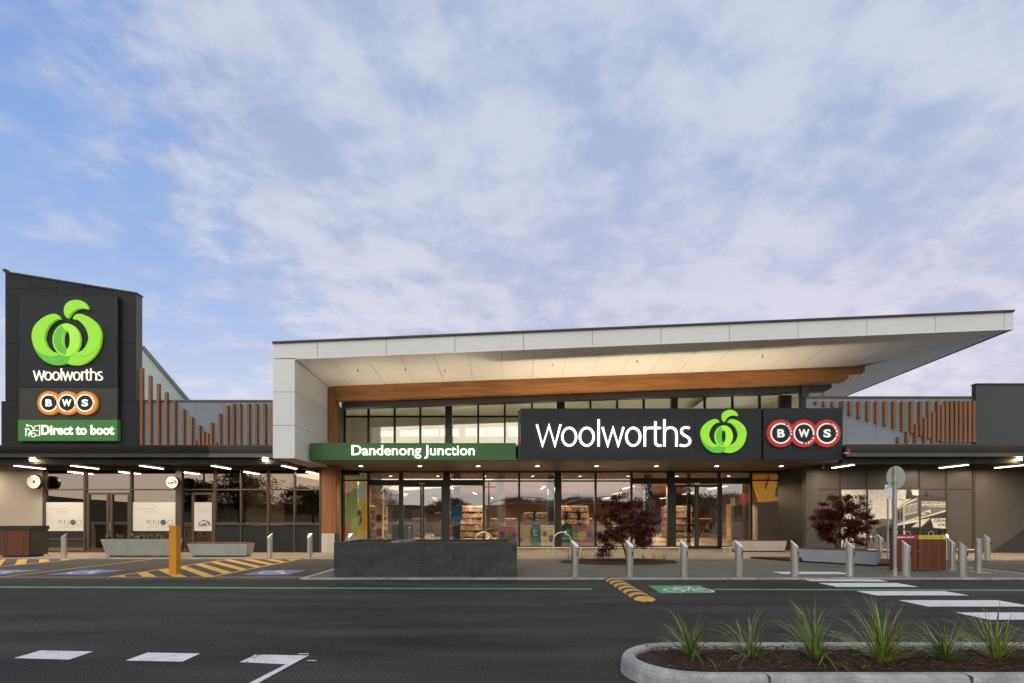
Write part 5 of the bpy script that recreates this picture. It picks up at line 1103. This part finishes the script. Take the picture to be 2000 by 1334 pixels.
MB().prism([(tx0 - .03, DT2 - .03, ztw(tx0)), (tx1 + .03, DT2 - .03, ztw(tx1)), (tx1 + .03, DT2 + .32, ztw(tx1)), (tx0 - .03, DT2 + .32, ztw(tx0))], [(tx0 - .03, DT2 - .03, ztw(tx0) + .05), (tx1 + .03, DT2 - .03, ztw(tx1) + .05), (tx1 + .03, DT2 + .32, ztw(tx1) + .05), (tx0 - .03, DT2 + .32, ztw(tx0) + .05)]).build('tower_cap', capm, tw)
box('cap_end', tw, capm, tx0 - .06, tx0 + .06, DT2 - .04, DT2 + .1, ztw(tx0) + .05, ztw(tx0) + .11)
lx_ = [3, 58, 111, 165, 219, 273]
for a, b in zip(lx_, lx_[1:]): piece('tower_panel', tw, charc, PX(a, DT2) + .006, PX(b, DT2) - .006, DT2 - .012, DT2 + .03, 4.05, PZ(783, DT2) - .01)
box('tower_base_core', tw, greyprint, PX(4, DT2), PX(272, DT2), DT2 + .031, DT2 + .5, 4.03, PZ(783, DT2) - .02)
s1 = thing('tower_supermarket_sign', 'large charcoal tower sign with green apple logo over the store name', 'sign', (PX(135, 18.5), 18.5, PZ(757, 18.5))); box('sign_face', s1, charsign, PX(40, 18.5), PX(231.5, 18.5), 18.45, DT2 - .015, PZ(757, 18.5), PZ(580, 18.5))
apple(s1, PX(61.5, 18.35), PZ(713, 18.35), 136.5 * .01835 / 455, 18.34, .09); store_name(s1, PX(64.5, 18.4), PZ(743, 18.4), 136 * .0184 / 1125, 18.39, .04, letterw, 14)
s2 = thing('tower_liquor_sign', 'tower sign with three orange rings below the apple sign', 'sign', (PX(135, 18.5), 18.5, PZ(820, 18.5))); box('sign_face', s2, M('warm charcoal sign face', (.035, .032, .028), .5), PX(40, 18.5), PX(231.5, 18.5), 18.451, DT2 - .015, PZ(819.5, 18.5), PZ(757.8, 18.5))
rings(s2, PX(131, 18.35), PZ(787, 18.35), 35.2 * .01835, 23 * .01835, 18.35, .09, oral, letterw)
s3 = thing('pickup_sign', 'lit green pickup sign with a loading car pictogram at the tower foot', 'sign', (PX(135, 18.5), 18.5, PZ(862, 18.5))); box('sign_face', s3, gsignl, PX(39, 18.5), PX(232, 18.5), 18.43, DT2 - .015, PZ(861.5, 18.5), PZ(820.3, 18.5))
text(s3, letterw, 'Direct to boot', PX(80.5, 18.42), PX(223, 18.42), PZ(849.5, 18.42), PZ(830, 18.42), 18.415, .012, .035)
c1 = lambda pts: [(PX(u_ / 3.333, 18.42), PZ(500 + v_ / 3.333, 18.42)) for u_, v_ in pts]
for pts, cl in (([(186, 1105), (205, 1105), (212, 1118), (222, 1135), (250, 1138)], 0), ([(168, 1172), (170, 1135), (184, 1122), (205, 1150), (183, 1160), (190, 1175)], 0), ([(218, 1132), (226, 1108), (258, 1102), (258, 1168), (236, 1168)], 0), ([(202, 1166), (190, 1152), (222, 1132)], 0), ([(165, 1120), (172, 1145)], 0)):
    MB().ribbon(c1(pts), .024, 18.414, 18.425).build('pictogram_stroke', letterw, s3)
MB().ribbon(c1([(218 + 13 * math.cos(a * .3927), 1165 + 13 * math.sin(a * .3927)) for a in range(16)]), .024, 18.412, 18.42, closed=True).build('pictogram_wheel', letterw, s3)
MB().xz(c1([(178 + 8 * math.cos(a * .6283), 1103 + 8 * math.sin(a * .6283)) for a in range(10)]), 18.414, 18.425).build('pictogram_head', letterw, s3)
# gabled hall behind the left wing
gh = thing('rear_hall', 'pale gable wall with a dark pipe edge behind the battens', 'building', (-17, 24, 0)); dg_ = 24.0
MB().xz([(-20, 3.9), (PX(367, dg_), 3.9), (PX(367, dg_), PZ(783, dg_)), (PX(279, dg_), PZ(679, dg_)), (-20, PZ(600, dg_) + .5)], dg_, dg_ + .3).build('gable_wall', M('pale gable wall', (.50, .58, .56), .7, var=.03), gh)
MB().tube([(PX(277, 23.9), 23.95, PZ(677, 23.9)), (PX(372, 23.9), 23.95, PZ(789, 23.9))], .09, 12).build('edge_pipe', M('grey pipe', (.12, .14, .14), .5), gh, smooth=True)

# ---------------------------------------------------------------- the street behind the viewer (seen mirrored in the glass)
def gum(x, y, h, w, lab, seed):
    t = thing('street_tree', lab, 'tree', (x, y, -.05), 'trees across the street'); rnd = random.Random(seed); m = MB()
    m.tube([(0, 0, 0), (rnd.uniform(-.2, .2), 0, h * .35), (rnd.uniform(-.4, .4), 0, h * .75)], [.22, .16, .05], 8); lf = MB()
    for k in range(9):
        a = rnd.uniform(0, 6.28); e = Vector((w * .4 * math.cos(a), w * .4 * math.sin(a), h * rnd.uniform(.5, .9))); m.tube([(0, 0, h * rnd.uniform(.25, .5)), tuple(e)], [.08, .02], 5)
    m.build('trunk', bark, t, local=True)
    for k in range(int(34 + w * 5)):
        a = rnd.uniform(0, 6.28); rr_ = w * .5 * rnd.uniform(.1, 1); c = Vector((rr_ * math.cos(a), rr_ * math.sin(a), h * rnd.uniform(.38, .95) * (1 - .15 * rr_ / w)))
        for _ in range(110):
            p = c + Vector((rnd.gauss(0, 1), rnd.gauss(0, 1), rnd.gauss(0, .6))) * h * .085; s_ = rnd.uniform(.12, .28); d = Vector((rnd.gauss(0, 1), rnd.gauss(0, 1), rnd.gauss(0, 1))).normalized(); e = d.orthogonal().normalized()
            lf.poly([p, p + d * s_ + e * s_ * .4, p + d * s_ * 2, p + d * s_ - e * s_ * .4])
    tag(lf.build('crown', treegreen, t, local=True), kind='stuff')
for i, (x, h, w, y, l) in enumerate(((-52, 7.5, 7, -44, 'spreading gum tree across the street, far to the left behind the viewer'), (-43, 9, 9, -40, 'tall gum tree mirrored in the glass above the second poster'), (-33, 6.5, 9, -42, 'wide gum tree mirrored in the window left of the pillar'), (-25, 8, 8, -46, 'dark gum tree mirrored beside the pillar window'), (-12, 5, 8, -52, 'low gum tree mirrored near the left doors'), (2, 5.5, 9, -55, 'low round gum tree mirrored behind the bicycle hoops'), (14, 5.5, 10, -55, 'low gum tree mirrored behind the burgundy tree'), (27, 9.5, 8, -40, 'tall gum tree mirrored in the right sliding doors'), (42, 6, 10, -50, 'gum tree across the street, far to the right'))): gum(x, y, h, w, l, i + 3)
struct('far_hills', MB().prism([(x, -120, -1) for x in range(-200, 201, 20)] + [(200, -150, -1), (-200, -150, -1)], [(x, -130, 5.5 + 2.2 * math.sin(x * .031) + 1.3 * math.sin(x * .11)) for x in range(-200, 201, 20)] + [(200, -140, 5), (-200, -140, 5)]), M('hill scrub', (.05, .045, .03), .9, var=.4, scale=.3), 'low dark hills behind the viewer')
for i, (x, y, l) in enumerate(((-46, -34, 'power pole mirrored over the double shop doors'), (-22, -36, 'power pole mirrored in the window beside the pillar'), (-4, -38, 'power pole mirrored near the block planter'))):
    t = thing('power_pole', l, 'pole', (x, y, -.05), 'power poles across the street'); MB().cylz(x, y, -.05, 9.5 - i, .16, 10, .11).build('shaft', bark, t); box('crossarm', t, bark, x - 1.1, x + 1.1, y - .06, y + .06, 8.4 - i, 8.55 - i)
    for a in (-1, -.4, .4, 1): MB().cylz(x + a, y, 8.55 - i, 8.75 - i, .05, 8).build('insulator', galv, t)
cp = thing('carport_canopy', 'curved white car park canopy mirrored behind the burgundy tree', 'canopy', (6, -18, 0))
for k, xc in enumerate((1.5, 11.5)): MB().ribbon(arc(xc, 2.3, 5.0, 1.7, 0, 180, 20), .12, -18.5, -18.3).build('arched_rib', acm, cp); MB().ribbon(arc(xc, 2.3, 5.0, .9, 180, 0, 20), .05, -18.45, -18.35).build('tie', acm, cp)
for x in (-3.5, 6.5, 16.5): box('canopy_post', cp, acm, x - .1, x + .1, -18.5, -18.3, -.05, 2.4)
